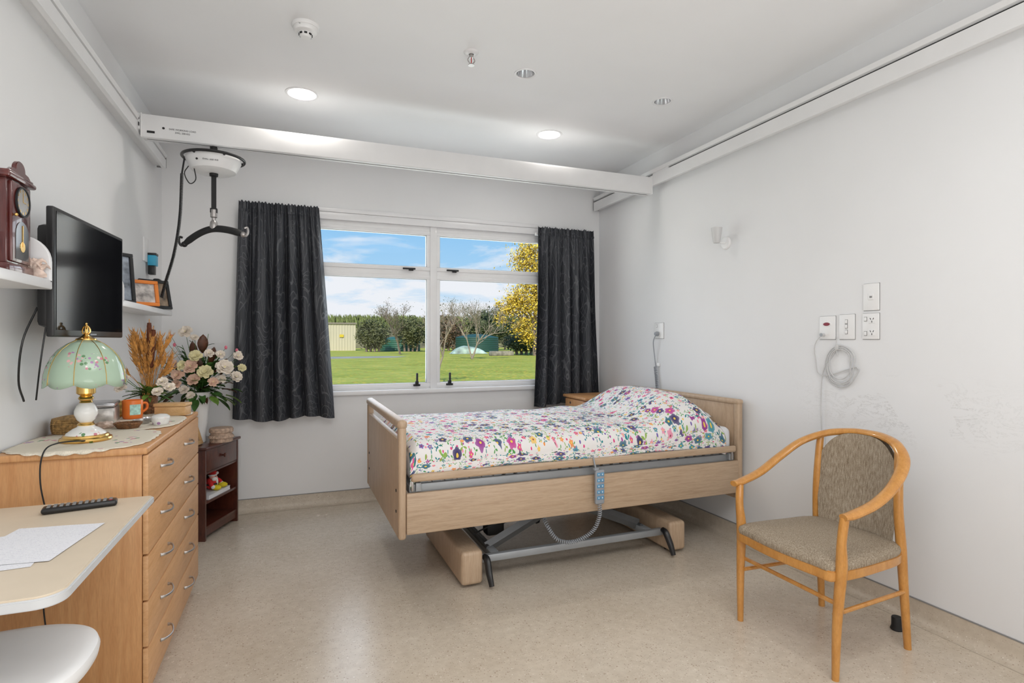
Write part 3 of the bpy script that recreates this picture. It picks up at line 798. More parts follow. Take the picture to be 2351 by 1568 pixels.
for i in range(13):
    a=i/12*pi;poly.append((mid+.032*math.cos(a),cz+.318+.028*math.sin(a)))
poly.append((cy0+.02,cz+.315))
mb.prism(poly,-.80,-.788,'x',bev=.002)
part(mb,'case',t)
part(MB(CLOCKW).box(-.796,-.786,cy0+.01,cy1-.01,cz+.035,cz+.275,0,.004),'door',t)
mb=MB(P('clock_dial_grey',(.30,.29,.28),.25),BLACKM,GOLD).lathe((-.785,mid,cz+.222),[(0,0),(.042,0),(.042,.002),(0,.0025)],32,axis=(1,0,0))
mb.lathe((-.785,mid,cz+.222),[(.041,0),(.041,.005),(.046,.005),(.046,0)],32,axis=(1,0,0),m=1)
for i in range(12):
    a=i*pi/6;mb.box(-.783,-.7822,mid+.034*math.sin(a)-.0015,mid+.034*math.sin(a)+.0015,cz+.222+.034*math.cos(a)-.004,cz+.222+.034*math.cos(a)+.004,2)
mb.box(-.7825,-.7815,mid-.001,mid+.001,cz+.222,cz+.25,2).box(-.7825,-.7815,mid,mid+.02,cz+.221,cz+.223,2)
part(mb,'dial',t)
poly=[(mid-.042,cz+.045),(mid+.042,cz+.045)]+[(mid+.042*math.cos(i/10*pi),cz+.12+.042*math.sin(i/10*pi)) for i in range(11)]
mb=MB(P('dark_glass',(.10,.10,.10),.08),GOLD).prism(poly,-.787,-.784,'x')
mb.lathe((-.786,mid,cz+.085),[(0,.003),(.016,.003),(.016,.001)],20,m=1,axis=(1,0,0)).box(-.784,-.782,mid-.0015,mid+.0015,cz+.085,cz+.15,1)
part(mb,'pendulum_window',t)
part(MB(GOLD).ball((-.780,cy0+.02,cz+.175),.005),'door_knob',t)
mb=MB(SHELLM)
for i in range(14):
    a=random.uniform(0,6.28);c=Vector((-.79+random.uniform(-.025,.015),2.234+random.uniform(-.004,.006),1.575+random.uniform(0,.03)))
    mb.tube([c,c+Vector((.02*math.cos(a),.006*math.sin(a),.012)),c+Vector((.035*math.cos(a),.008*math.sin(a),.0))],[.009,.006,.001],8,k=2)
mb.ico((-.79,2.234,1.568),(.03,.013,.016),0,2,.5,3)
solo(mb,'seashell','spiky cream and pink seashell beside the clock','seashell',(-.79,2.234,1.552))
def frame(name,label,c,w_,h_,rz,tilt,fm,pm,th=.016,bw=.02):
    t=thing(name,label,'photo frame',c,rz=rz if rz else 1e-6)
    Rx=Matrix.Rotation(tilt,4,'Y')
    def tr_(mb): mb.bm.transform(Rx);return mb
    mb=MB(fm);mb.box(0,th,-w_/2,w_/2,0,bw,0,.003).box(0,th,-w_/2,w_/2,h_-bw,h_,0,.003).box(0,th,-w_/2,-w_/2+bw,bw,h_-bw,0,.003).box(0,th,w_/2-bw,w_/2,bw,h_-bw,0,.003).box(-.002,.002,-w_/2+.004,w_/2-.004,.004,h_-.004)
    part(tr_(mb),'frame_border',t)
    part(tr_(MB(pm).box(.003,.006,-w_/2+bw,w_/2-bw,bw,h_-bw)),'photograph',t)
    part(MB(BLACKM).box(-.045,-.041,-.012,.012,0.006,h_*.62,0,0,rot=Matrix.Rotation(math.radians(18),3,'Y')),'easel_leg',t)
MAT1=P('photo_print_pale',(.50,.47,.45),.35,var=.6,nscale=22)
frame('photo_frame','bright orange wooden photo frame on the white shelf',(-.82,3.78,1.5535),.15,.15,math.radians(-50),math.radians(-10),ORANGEF,MAT1)
frame('photo_frame','dark wooden photo frame with sepia picture on the shelf',(-.83,4.12,1.5535),.19,.19,math.radians(-45),math.radians(-14),BLACK,PHOTOB)
frame('photo_frame','tall black photo frame standing behind the shelf end panel',(-.88,3.60,1.5535),.12,.28,math.radians(-40),math.radians(-6),BLACK,PHOTO)
solo(MB(BLACK).box(-.88,-.84,4.24,4.31,1.553,1.76,0,.01).cyl((-.838,4.275,1.72),(-.842,4.275,1.72),.015).box(-.89,-.83,4.23,4.32,1.553,1.57,0,.004),'small_speaker','small black electronic unit on the white shelf','speaker',(-.86,4.27,1.553))
t=thing('wall_switch','white wall plate with small blue box clipped on','switch',(XL,4.36,1.85))
part(MB(PLAST).box(XL,XL+.012,4.30,4.42,1.88,2.04,0,.003),'plate',t)
part(MB(BLUEBOX,BLACK).box(XL+.012,XL+.06,4.38,4.45,1.86,1.93,0,.004).box(XL+.012,XL+.062,4.38,4.45,1.93,1.945,1,.003).box(XL+.012,XL+.05,4.385,4.44,1.80,1.86,1,.004),'battery_box',t,label='blue and black clipped box')

# ------------------------------------------------------------------ sconce and right wall fittings
t=thing('wall_sconce','white wall light with tilted conical shade','wall light',(XR,3.11,2.03))
part(MB(PLAST).lathe((XR,3.10,2.035),[(.045,0),(.045,.008),(.038,.014),(0,.016)],36,axis=(-1,0,0)),'backplate',t)
part(MB(PLAST).tube([(XR-.013,3.10,2.035),(XR-.05,3.10,2.035),(XR-.08,3.10,2.045)],.008,12,k=4),'arm',t)
part(MB(P('frosted_shade_white',(.64,.64,.64),.4,var=.02)).lathe((XR-.085,3.10,2.03),[(0,0),(.020,0),(.024,.008),(.038,.105),(.036,.105),(.022,.012),(0,.01)],36),'lamp_shade',t)
def plate(name,label,cat,y0,y1,z0,z1,extra=None,group=None):
    t=thing(name,label,cat,(XR,(y0+y1)/2,z0),group=group)
    part(MB(PLAST).box(XR-.009,XR,y0,y1,z0,z1,0,.003),'plate',t)
    part(MB(GREYLINE).box(XR-.0012,XR,y0-.0015,y1+.0015,z0-.002,z1+.0015),'plate_gasket',t)
    return t
def rocker(t,y,z):
    part(MB(PLAST,GREYLINE).box(XR-.014,XR-.009,y-.006,y+.006,z-.010,z+.010,0,.002).box(XR-.0098,XR-.009,y-.008,y+.008,z-.012,z+.012,1),'rocker_switch',t)
def sockt(t,y,z,k=1):
    mb=MB(BLACKM,PLAST).box(XR-.0105,XR-.009,y-.018,y+.018,z-.018,z+.018,1,.003)
    for a,b,r in ((-.008,.006,.5),(.008,.006,-.5),(0,-.009,0)):
        mb.box(XR-.0112,XR-.0104,y+a-.0015,y+a+.0015,z+b-.005,z+b+.005,0,rot=Matrix.Rotation(r,3,'X'))
    part(mb,'socket',t)
t=plate('power_outlet','white power outlet with a plugged-in bed cord','power outlet',3.81,3.93,1.37,1.50)
rocker(t,3.895,1.475);sockt(t,3.87,1.41)
t=thing('bed_power_cord','grey plug and curly power cord hanging from the outlet','power cord',(XR-.02,3.86,1.0))
part(MB(GREYP).lathe((XR-.011,3.875,1.41),[(.018,0),(.020,.012),(.014,.03),(0,.032)],20,axis=(-1,0,0)),'plug',t)
part(MB(PLAST).box(XR-.012,XR-.001,3.86,3.92,1.14,1.17,0,.004),'cord_clip',t)
part(MB(GREYP).tube([(XR-.035,3.875,1.40),(XR-.04,3.90,1.34),(XR-.02,3.91,1.22),(XR-.016,3.90,1.14)],.004,8,k=6).tube(helix([(XR-.022,3.90,1.14),(XR-.022,3.885,1.05),(XR-.024,3.87,.955)],.011,15,8),.0035,5),'cord',t)
t=plate('nurse_call_point','white nurse call point with maroon button panel','call point',2.25,2.35,1.36,1.49)
part(MB(REDLED,PLAST).lathe((XR-.009,2.30,1.445),[(0,.003),(.026,.003),(.028,0)],28,axis=(-1,0,0),sx=.5,m=1).lathe((XR-.012,2.30,1.445),[(0,.0025),(.020,.002),(.021,0)],24,axis=(-1,0,0),sx=.45),'call_button',t)
part(MB(CHROME).cyl((XR-.009,2.32,1.385),(XR-.03,2.32,1.385),.010),'jack',t)
t=plate('light_switch','white double light switch plate on the wall','switch',2.135,2.225,1.36,1.495);rocker(t,2.18,1.455);rocker(t,2.18,1.43);rocker(t,2.18,1.40)
t=plate('power_outlet','white double power outlet, unused','power outlet',2.0,2.09,1.36,1.495)
rocker(t,2.07,1.465);rocker(t,2.07,1.39);sockt(t,2.035,1.46);sockt(t,2.035,1.395)
t=plate('data_outlet','white data outlet plate above the double outlet','data outlet',2.0,2.085,1.51,1.65);part(MB(PLAST,GREYLINE).box(XR-.012,XR-.009,2.025,2.055,1.565,1.595,0,.002).box(XR-.0125,XR-.0118,2.033,2.047,1.575,1.585,1),'socket',t)
CABLE=P('pale_grey_cable',(.58,.58,.58),.45)
t=thing('call_cord','looped white nurse call cord hanging on the wall','cord',(XR-.01,2.24,.9))
mb=MB(CABLE)
lp=[(XR-.025,2.32,1.385),(XR-.03,2.36,1.33),(XR-.012,2.37,1.25),(XR-.012,2.33,1.15)]
for k_ in range(3):
    for i in range(12):
        a=pi+ i/12*2*pi
        lp.append((XR-.010-.003*k_,2.215+(.095-.014*k_)*math.cos(a),1.21+(.115-.016*k_)*math.sin(a)+.006*k_))
lp+=[(XR-.012,2.16,1.13),(XR-.014,2.26,1.12),(XR-.012,2.30,1.2)]
mb.tube(lp,.003,6,k=3)
mb.tube([(XR-.012,2.235,1.37),(XR-.012,2.24,1.31),(XR-.012,2.23,1.27)],.003,6,k=3).box(XR-.02,XR-.001,2.225,2.245,1.30,1.33,0,.004)
mb.tube([(XR-.012,2.24,1.30),(XR-.012,2.32,1.18),(XR-.012,2.335,1.0),(XR-.014,2.33,.84)],.003,6,k=6)
part(mb,'cable',t)
part(MB(PLAST).box(XR-.03,XR-.003,2.315,2.345,.74,.84,0,.008),'call_handset',t)

# ------------------------------------------------------------------ bedside cabinet
t=thing('bedside_cabinet','light oak bedside cabinet next to the bedhead','bedside cabinet',(2.55,4.48,0))
part(MB(BEECH).box(2.34,2.775,4.27,4.66,.05,.835,0,.003).box(2.37,2.75,4.29,4.64,0,.05),'body',t)
part(MB(BEECH).box(2.31,2.785,4.25,4.68,.835,.86,0,.006),'cabinet_top',t)
d=part(MB(BEECH).box(2.322,2.34,4.28,4.65,.66,.825,0,.003),'drawer',t)
part(MB(CHROME,BLACKM).cyl((2.322,4.54,.79),(2.316,4.54,.79),.012).box(2.315,2.3165,4.537,4.543,.782,.798,1),'lock',d)
d=part(MB(BEECH).box(2.322,2.34,4.28,4.65,.08,.65,0,.003),'door',t)
part(MB(SATIN).tube([(2.322,4.60,.45),(2.305,4.60,.45),(2.305,4.60,.55),(2.322,4.60,.55)],.004,8),'handle',d)

# ------------------------------------------------------------------ bed (local coordinates)
B=thing('hospital_bed','light oak adjustable care bed on a steel scissor lift','bed',(.487,2.885,0),rz=math.radians(.7))
mb=MB(OAKV)
mb.box(0,.042,.0,.055,.32,.905,0,.015,3).box(0,.042,1.20,1.255,.32,.905,0,.015,3)
mb.box(-.006,.048,-.003,1.258,.89,.942,0,.022,4)
mb.box(.004,.036,.05,1.205,.32,.835,0,.004)
foot=part(mb,'footboard',B)
for y in (.09,1.16):
    for z in (.45,.56): part(MB(BLACKM).cyl((.004,y,z),(.001,y,z),.008,n=12),'screw_cap',foot)
mb=MB(OAKV)
mb.box(2.243,2.285,.0,.05,.30,.945,0,.012,3).box(2.243,2.285,1.20,1.25,.30,.945,0,.012,3).box(2.248,2.280,.045,1.205,.30,.93,0,.004)
mb.box(2.238,2.290,-.003,1.253,.925,.962,0,.015,3)
part(mb,'headboard',B)
for ya,yb,yo in ((-.002,.022,-.030),(1.228,1.252,1.256)):
    part(MB(OAK).box(.042,2.245,ya,yb,.345,.56,0,.006),'side_panel',B)
    part(MB(OAK).box(.062,2.20,yo,yo+.026,.622,.664,0,.011,3),'guard_rail',B)
mb=MB(STEEL)
mb.box(.06,2.23,.026,.05,.545,.60,0,.004).box(.06,2.23,1.20,1.225,.545,.60,0,.004)
for x in (.06,.6,1.2,1.8,2.19): mb.box(x,x+.04,.05,1.20,.55,.59,0,.003)
for x in (.09,2.17): mb.box(x,x+.03,.004,.03,.565,.61,0,.003)
for x in [.12+.07*i for i in range(30)]: mb.box(x,x+.045,.05,1.20,.595,.605)
part(mb,'mattress_platform',B)
part(MB(SATIN).box(.065,.078,-.006,.026,.57,.64,0,.003),'rail_bracket',B)
part(MB(SATIN).box(2.18,2.195,-.006,.026,.57,.64,0,.003),'rail_bracket',B)
for xa in (.345,1.715):
    tb=part(MB(OAKV).box(xa,xa+.125,.03,.90,.015,.20,0,.022,4),'base_block',B)
    for y in (.12,.80): part(MB(BLACKM).cyl((xa+.03,y,.025),(xa+.095,y,.025),.0245,n=20),'castor',tb)
mb=MB(STEEL)
for y in (.10,.72):
    mb.box(.47,1.715,y,y+.035,.10,.14,0,.004)
mb.box(.55,.60,.13,.72,.10,.14,0,.003).box(1.6,1.65,.13,.72,.10,.14,0,.003)
part(mb,'base_frame',B)
mb=MB(P('dark_grey_steel',(.12,.125,.13),.4,.3))
def bar(mb,p,q,w_=.02,h_=.03):
    p=Vector(p);q=Vector(q);mb.tube([p,q],h_,4,ell=(1,w_/h_),up=(0,0,1))
for y in (.24,.66):
    bar(mb,(.56,y,.13),(1.50,y+.03,.54),.014,.034);bar(mb,(1.62,y,.14),(.66,y+.03,.54),.014,.034)
mb.cyl((.56,.20,.14),(.56,.72,.14),.014,n=12).cyl((1.62,.20,.14),(1.62,.72,.14),.014,n=12).cyl((1.08,.22,.35),(1.08,.72,.35),.016,n=12)
part(mb,'scissor_lift',B)
mb=MB(BLACKM).cyl((.70,.45,.2),(1.15,.46,.33),.028,n=14).box(.62,.74,.40,.50,.13,.24,0,.02).tube([(.72,.40,.24),(.80,.33,.30),(.95,.35,.2),(1.0,.5,.4)],.006,8,k=6).tube([(.50,.3,.2),(.62,.25,.26),(.75,.4,.22)],.005,8,k=6)
part(mb,'lift_motor',B)
for xa,s_ in ((.488,1),(1.688,-1)):
    mb=MB(BLACK).tube([(xa,.07,.150),(xa+.004*s_,.03,.14),(xa+.004,-.005,.08),(xa+.012,-.025,.017)],[.016,.020,.019,.015],10,k=5,ell=(1,.8))
    part(mb,'brake_pedal',B)
hc=part(MB(GREYP).box(1.128,1.188,-.058,-.034,.40,.60,0,.010,3),'hand_control',B,label='grey hand control with blue buttons')
for i in range(5):
    z=.575-.034*i
    for xx in (1.136,1.160):
        mb=MB(BLUEP,PLAST).box(xx,xx+.021,-.0605,-.057,z-.010,z+.010,0,.002).box(xx+.008,xx+.013,-.0612,-.0603,z-.004,z+.004,1)
        part(mb,'button',hc)
part(MB(GREYP).box(1.120,1.150,-.056,-.032,.598,.612,0,.003).tube([(1.135,-.045,.605),(1.128,-.036,.650),(1.125,-.030,.676),(1.125,-.01,.676)],.005,8,k=4),'hook',hc)
part(MB(GREYP).tube(helix([(1.158,-.046,.40),(1.158,-.046,.33),(1.12,-.03,.24),(1.02,.0,.185),(.92,.02,.20),(.87,.06,.28),(.87,.12,.33)],.010,48,8),.0035,5),'curly_cord',hc)
m=solo(MB(SHEET).box(0,2.17,0,1.17,0,.17,0,.045,4),'mattress','white sheeted mattress on the oak care bed','mattress',(0,0,0))
Mb=Matrix.Translation((.487,2.885,0))@Matrix.Rotation(math.radians(.7),4,'Z')
def place(o,x,y,z): o.matrix_world=Mb@Matrix.Translation((x,y,z))
place(m,.062,.04,.606)
def pf(u,v):
    a=u*2-1;b=v*2-1
    th=.085*max(0,(1-abs(a)**2.4))**.5*max(0,(1-abs(b)**3.2))**.5
    return a,b,th
pm=MB(SHEET)
pm.grid(lambda u,v:Vector((pf(u,v)[0]*.19,pf(u,v)[1]*.42,.085+pf(u,v)[2])),24,30).grid(lambda u,v:Vector((pf(u,v)[0]*.19,pf(u,v)[1]*.42,.085-pf(u,v)[2]*.6)),24,30)
o=solo(pm,'pillow','plump white pillow tucked beneath the floral duvet','pillow',(0,0,.034))
place(o,2.02,.62,.776)
ssm=lambda a,b,x:(lambda t:t*t*(3-2*t))(min(1,max(0,(x-a)/(b-a))))
DX0,DX1=.06,2.14
def dfn(u,v):
    x=DX0+(DX1-DX0)*u
    W=1.25;side=.17
    s=v*(W+2*side)-side
    r=.085
    yy=min(max(s,0),W)
    e=math.sin(pi*min(1,max(0,yy/W)))**.5 if 0<yy<W else 0
    ridge=ssm(1.50+.10*yy,1.92,x)*(1-.70*ssm(1.96,2.14,x))*.158*(.35+.65*min(1,math.sin(pi*yy/W)*1.5))
    wr=.008*noise.noise(Vector((x*2.6,yy*2.2,1)))+.005*noise.noise(Vector((x*7,yy*6,5)))+.008*math.sin(x*11+yy*3)*math.exp(-((x-1.35)/.3)**2)
    ztop=.80+.042*e+ridge+wr
    hem=.660-.006*math.sin(x*7)-.022*ssm(.45,0,x)
    if s<0:
        t=-s/side
        y=.004-.004*min(1,t*2)+.004*noise.noise(Vector((x*6,t*2,2)))
        z=(ztop-.075)*(1-t)+hem*t
    elif s>W:
        t=(s-W)/side;y=W-.004+.003*min(1,t*2);z=(ztop-.075)*(1-t)+hem*t
    else:
        y=s;z=ztop
        for q in (s,W-s):
            if q<r*1.4:
                a=q/(r*1.4);z=ztop-.075*(1-math.sqrt(max(0,1-(1-a)**2)))
    z-=ssm(2.02,2.14,x)*.05
    if u<.02: z-=.05*(1-u/.02)
    return Vector((x+.012*noise.noise(Vector((yy*4,0,x))),y,z))
mb=MB(DUVET).grid(dfn,190,130,0,lambda u,v:(u*2.15,v*1.61))
o=solo(mb,'duvet','white cotton duvet printed with colourful flowers','duvet',(0,0,0),angle=180,recalc=True)
o.matrix_world=Mb.copy()
sm=o.modifiers.new('s','SOLIDIFY');sm.thickness=.008;sm.offset=-1

# ------------------------------------------------------------------ armchair
C=thing('armchair','bentwood beech armchair with brown tweed seat and back','chair',(2.25,1.86,0))
hoop=[(1.985,2.150,.655),(2.04,2.155,.660),(2.16,2.158,.695),(2.28,2.150,.765),(2.39,2.118,.840),(2.47,2.04,.890),(2.515,1.95,.908),(2.525,1.865,.912),(2.515,1.78,.908),(2.475,1.69,.888),(2.41,1.618,.830),(2.30,1.582,.755),(2.18,1.572,.695),(2.06,1.575,.662),(2.005,1.58,.655)]
part(MB(CHAIRW).tube(hoop,[.016]+[.020]*13+[.016],14,k=8,ell=(.85,1.25),up=(0,0,1)),'arm_and_back_hoop',C)
for y,yt,s_ in ((2.12,2.145,1),(1.61,1.585,-1)):
    part(MB(CHAIRW).tube([(2.00,y,0),(2.004,y+.004*s_,.22),(2.018,y+.012*s_,.44),(2.012,y+.018*s_,.55),(2.02,yt,.65)],[.014,.018,.023,.018,.018],12,k=6),'front_leg',C)
for y,s_ in ((2.09,1),(1.66,-1)):
    part(MB(CHAIRW).tube([(2.50,y,0),(2.485,y-.004*s_,.22),(2.465,y-.004*s_,.44),(2.455,y-.01*s_,.62),(2.465,y-.015*s_,.80),(2.47,y-.02*s_ ,.875)],[.015,.018,.021,.019,.018,.016],12,k=6),'back_leg',C)
for a,b in (((2.005,2.10,.255),(2.49,2.08,.255)),((2.005,1.62,.255),(2.48,1.66,.255)),((2.02,2.115,.30),(2.012,1.62,.30))):
    part(MB(CHAIRW).tube([a,b],.0095,10),'stretcher',C)
def seatpoly(g=0):
    pts=[]
    for p in ((1.995,2.135),(1.962,2.05),(1.948,1.865),(1.962,1.68),(1.995,1.595),(2.25,1.60),(2.47,1.655),(2.485,1.865),(2.47,2.09),(2.25,2.13)): pts.append((2.22+(p[0]-2.22)*(1-g),1.865+(p[1]-1.865)*(1-g)))
    cp_=catmull([(a,b,0) for a,b in pts],5,True);return [(p.x,p.y) for p in cp_]
part(MB(CHAIRW).prism(seatpoly(.03),.390,.435,'z',bev=.006),'seat_frame',C)
mb=MB(TWEED);sp=seatpoly(.05)
prof=[(1.0,.430),(1.012,.445),(1.0,.458),(.95,.468),(.8,.477),(.5,.484),(.2,.487)]
vr=[[mb.bm.verts.new((2.22+(x-2.22)*k,1.865+(y-1.865)*k,z)) for x,y in sp] for k,z in prof]
for a,b in zip(vr,vr[1:]):
    L_=len(a)
    for i in range(L_): mb.bm.faces.new((a[i],a[(i+1)%L_],b[(i+1)%L_],b[i]))
mb.bm.faces.new(vr[-1]);mb.bm.faces.new(list(reversed(vr[0])))
part(mb,'seat_cushion',C,angle=60)
def bk(side):
    def f(u,v):
        a=u*2-1
        z=.455+v*(.452-.16*abs(a)**3.2)
        wd=.185+.028*v
        y=1.87+a*wd
        x=2.495-.055*(a*a)*1.0+.02*v-.004
        th=.014*max(0,1-abs(a)**6)
        return Vector((x+side*th,y,z))
    return f
mb=MB(TWEED).grid(bk(-1),30,24).grid(bk(1),30,24)
bmesh.ops.remove_doubles(mb.bm,verts=mb.bm.verts,dist=.0008)
part(mb,'backrest',C,angle=60)
t=thing('door_stop','small black rubber door stop on the floor by the skirting','door stop',(2.62,1.79,0))
part(MB(BLACKM).lathe((2.62,1.79,0),[(0,0),(.025,0),(.027,.004),(.022,.02),(.022,.055),(.02,.06),(0,.06)],24),'buffer',t)
part(MB(GREYP).cyl((2.64,1.79,.035),(2.70,1.80,.035),.008,n=12),'stem',t)

# ------------------------------------------------------------------ chest of drawers
CX1=-.497;CY0,CY1=2.33,3.42
t=thing('chest_of_drawers','tall beech chest of five drawers with bow handles','chest of drawers',(-.72,2.87,0))
part(MB(BEECH).box(-.935,CX1-.02,CY0+.004,CY1-.004,.09,.945,0,.002).box(-.90,CX1-.035,CY0+.012,CY1-.012,0,.09),'body',t)
part(MB(BEECH).box(-.94,CX1-.002,CY0-.006,CY1+.006,.945,.970,0,.006,3),'chest_top',t)
zb=[.085,.252,.418,.583,.75,.945]
for i in range(5):
    d=part(MB(BEECHF).box(CX1-.018,CX1,CY0+.004,CY1-.004,zb[i]+.003,zb[i+1]-.003,0,.003),'drawer',t)
    for hy_ in (2.59,3.08):
        z=(zb[i]+zb[i+1])/2+.015
        part(MB(SATIN).tube([(CX1,hy_-.066,z),(CX1+.016,hy_-.058,z),(CX1+.028,hy_-.02,z-.004),(CX1+.028,hy_+.02,z-.004),(CX1+.016,hy_+.058,z),(CX1,hy_+.066,z)],[.006,.0038,.0036,.0036,.0038,.006],8,k=6,ell=(1.2,.9),up=(0,0,1)),'handle',d)
TZ=.970
def scallop(cx_,cy_,rx,ry,n,amp,k=3.2,N=220):
    out=[]
    for i in range(N):
        a=2*pi*i/N;c_,s_=math.cos(a),math.sin(a)
        r=1/((abs(c_)**k+abs(s_)**k)**(1/k));r*=1+amp*abs(math.sin(a*n/2))
        out.append((cx_+rx*r*c_,cy_+ry*r*s_))
    return out
def doily(label,cx_,cy_,rx,ry,n,dz=0):
    pts=scallop(cx_,cy_,rx,ry,n,.03)
    mb=MB(LACEG,CREAMLACE);rs=[]
    for k in (1.0,.93,.86,.5,.02):
        ring=[]
        for x,y in pts:
            X=cx_+(x-cx_)*k;Y=cy_+(y-cy_)*k;Z=TZ+.002+dz
            if X>CX1+.004: Z-=(X-CX1-.004)*.9;X=CX1+.008+(X-CX1)*.12
            if Y<CY0-.008: Z-=(CY0-.008-Y)*.9;Y=CY0-.012-(CY0-Y)*.10
            X=max(X,-.945)
            ring.append(mb.bm.verts.new((X,Y,Z)))
        rs.append(ring)
    for q,(a,b) in enumerate(zip(rs,rs[1:])):
        for i in range(len(a)):
            f=mb.bm.faces.new((a[i],a[(i+1)%len(a)],b[(i+1)%len(b)],b[i]));f.material_index=1 if q<1 else 0
    mb.bm.faces.new(rs[-1])
    o=solo(mb,'doily',label,'doily',(cx_,cy_,TZ),group='table linen on the chest',angle=60)
    sm=o.modifiers.new('s','SOLIDIFY');sm.thickness=.002;sm.offset=1
doily('cream scalloped embroidered cloth under the table lamp',-.735,2.55,.215,.235,26)
doily('cream lace doily under small dishes on the chest',-.70,3.02,.195,.23,24,dz=.0005)
doily('small cream doily below the wooden trinket box',-.66,3.30,.15,.09,16,dz=.001)
Z=TZ+.005
lx,ly=-.745,2.55
L=thing('table_lamp','brass and porcelain table lamp with mint floral glass shade','lamp',(lx,ly,Z))
K=.83
def sc_(p): return [(r*K,z) for r,z in p]
part(MB(GOLD).lathe((lx,ly,Z),sc_([(0,0),(.095,0),(.100,.006),(.098,.012),(.088,.016),(.086,.022),(.07,.026)]),40),'lamp_base',L)
mb=MB(PORC,GOLD)
mb.lathe((lx,ly,Z),sc_([(.078,.022),(.074,.03),(.05,.045),(.034,.052),(.03,.058)]),36)
mb.lathe((lx,ly,Z),sc_([(.03,.056),(.034,.060),(.028,.066),(.018,.070)]),30,m=1)
mb.lathe((lx,ly,Z),[(.018,.068),(.028,.078),(.037,.098),(.037,.112),(.029,.132),(.020,.142)],30)
mb.lathe((lx,ly,Z),sc_([(.020,.140),(.026,.144),(.022,.150),(.030,.158),(.026,.166),(.016,.172)]),30,m=1)
part(mb,'porcelain_body',L)
part(MB(GOLD).lathe((lx,ly,Z),[(.016,.168),(.030,.178),(.030,.225),(.024,.232),(.022,.26),(.008,.262),(.005,.42),(0,.42)],30),'lamp_socket',L)
npan=8
def shsc(a): return 1+.03*abs(math.sin(a*npan/2))
mb=MB(MINT)
prof=[(.126,.216),(.125,.232),(.123,.252),(.116,.282),(.102,.315),(.082,.343),(.055,.366),(.030,.380)]
n_=96;rings=[]
for j_,(r,z) in enumerate(prof):
    rings.append([mb.bm.verts.new((lx+r*shsc(2*pi*i/n_)*math.cos(2*pi*i/n_),ly+r*shsc(2*pi*i/n_)*math.sin(2*pi*i/n_),Z+z-(.014*abs(math.sin(pi*i/n_*npan)) if j_==0 else 0))) for i in range(n_)])
for a,b in zip(rings,rings[1:]):
    for i in range(n_): mb.bm.faces.new((a[i],a[(i+1)%n_],b[(i+1)%n_],b[i]))
o=part(mb,'lamp_shade',L,label='mint green glass panels painted with flowers',angle=60)
sm=o.modifiers.new('s','SOLIDIFY');sm.thickness=.003
mb=MB(GOLD)
for i in range(npan):
    a=2*pi*i/npan
    mb.tube([(lx+r*1.005*math.cos(a),ly+r*1.005*math.sin(a),Z+z) for r,z in prof],.0013,6,k=2)
mb.lathe((lx,ly,Z),[(.034,.374),(.032,.384),(.018,.39),(.010,.398),(.005,.405)],24)
for s_ in (0,1,2,3):
    a=s_*pi/2
    mb.tube([(lx,ly,Z+.398),(lx+.012*math.cos(a),ly+.012*math.sin(a),Z+.408),(lx+.010*math.cos(a),ly+.010*math.sin(a),Z+.425),(lx,ly,Z+.435)],.0028,6,k=4)
mb.ball((lx,ly,Z+.44),.005)
part(mb,'finial',L,label='brass ribs and crown finial')
part(MB(BLACKM).tube([(lx+.02,ly-.08,Z+.01),(lx-.03,ly-.17,Z+.02),(lx-.05,ly-.235,Z+.0),(lx-.055,ly-.245,Z-.10),(lx-.03,ly-.245,Z-.28),(lx-.045,ly-.25,Z-.5),(lx-.02,ly-.25,Z-.75),(lx-.03,ly-.25,.02)],.0024,8,k=8),'power_cable',L)
t=thing('wicker_basket','round woven straw basket on the chest','basket',(-.86,2.80,TZ))
mb=MB(WICK)
for i in range(7):
    r=.060+.004*math.sin(i*.5);mb.tube([(-.865+(r+.003*(j%2))*math.cos(2*pi*j/40),2.80+(r+.003*(j%2))*math.sin(2*pi*j/40),Z+.004+i*.0085) for j in range(40)],.0055,6,closed=True)
mb.cyl((-.865,2.80,Z),(-.865,2.80,Z+.004),.060)
part(mb,'woven_wall',t)
part(MB(WICK).lathe((-.865,2.80,Z+.052),[(0,.018),(.03,.016),(.055,.010),(.066,.004),(.066,0)],30),'lid',t)
t=thing('small_basket','small brown woven cane basket on the chest','basket',(-.68,2.84,TZ))
mb=MB(WICKD)
for i in range(4):
    r=.036+.004*i;mb.tube([(-.68+(r+.002*(j%2))*math.cos(2*pi*j/32),2.84+(r+.002*(j%2))*math.sin(2*pi*j/32)*.8,Z+.004+i*.006) for j in range(32)],.004,6,closed=True)
mb.lathe((-.68,2.84,Z),[(0,.002),(.036,.002)],24)
part(mb,'woven_wall',t)
solo(MB(SHELLM).ico((-.77,2.87,Z+.014),(.035,.025,.016),0,3,.4,3),'seashell','large cream seashell lying on the lace doily','seashell',(-.77,2.88,TZ))
solo(MB(SHELLM).ico((-.725,2.905,Z+.012),(.02,.018,.013),0,3,.4,3,5),'seashell','small pinkish seashell lying on the lace doily','seashell',(-.725,2.905,TZ))
def trinket(label,x,y,sx,sy,mat,hh=.035,lid=True):
    t=thing('trinket_dish',label,'trinket dish',(x,y,TZ),group='trinket dishes on the chest')
    part(MB(mat).lathe((x,y,Z),[(0,0),(.8,0),(.86,.003),(1,hh*.7),(1.02,hh),(.96,hh),(.9,hh*.5),(0,hh*.4)],32,sx=sx,sy=sy),'dish',t)
    if lid:
        part(MB(mat).lathe((x,y,Z),[(1.04,hh),(1.02,hh+.006),(.7,hh+.014),(0,hh+.018)],32,sx=sx,sy=sy),'lid',t)
trinket('oval white porcelain trinket box with blue flowers',-.575,2.92,.036,.048,PORC,.03)
trinket('oval silver dish with scalloped rim',-.63,3.08,.055,.065,CHROME,.012,False)
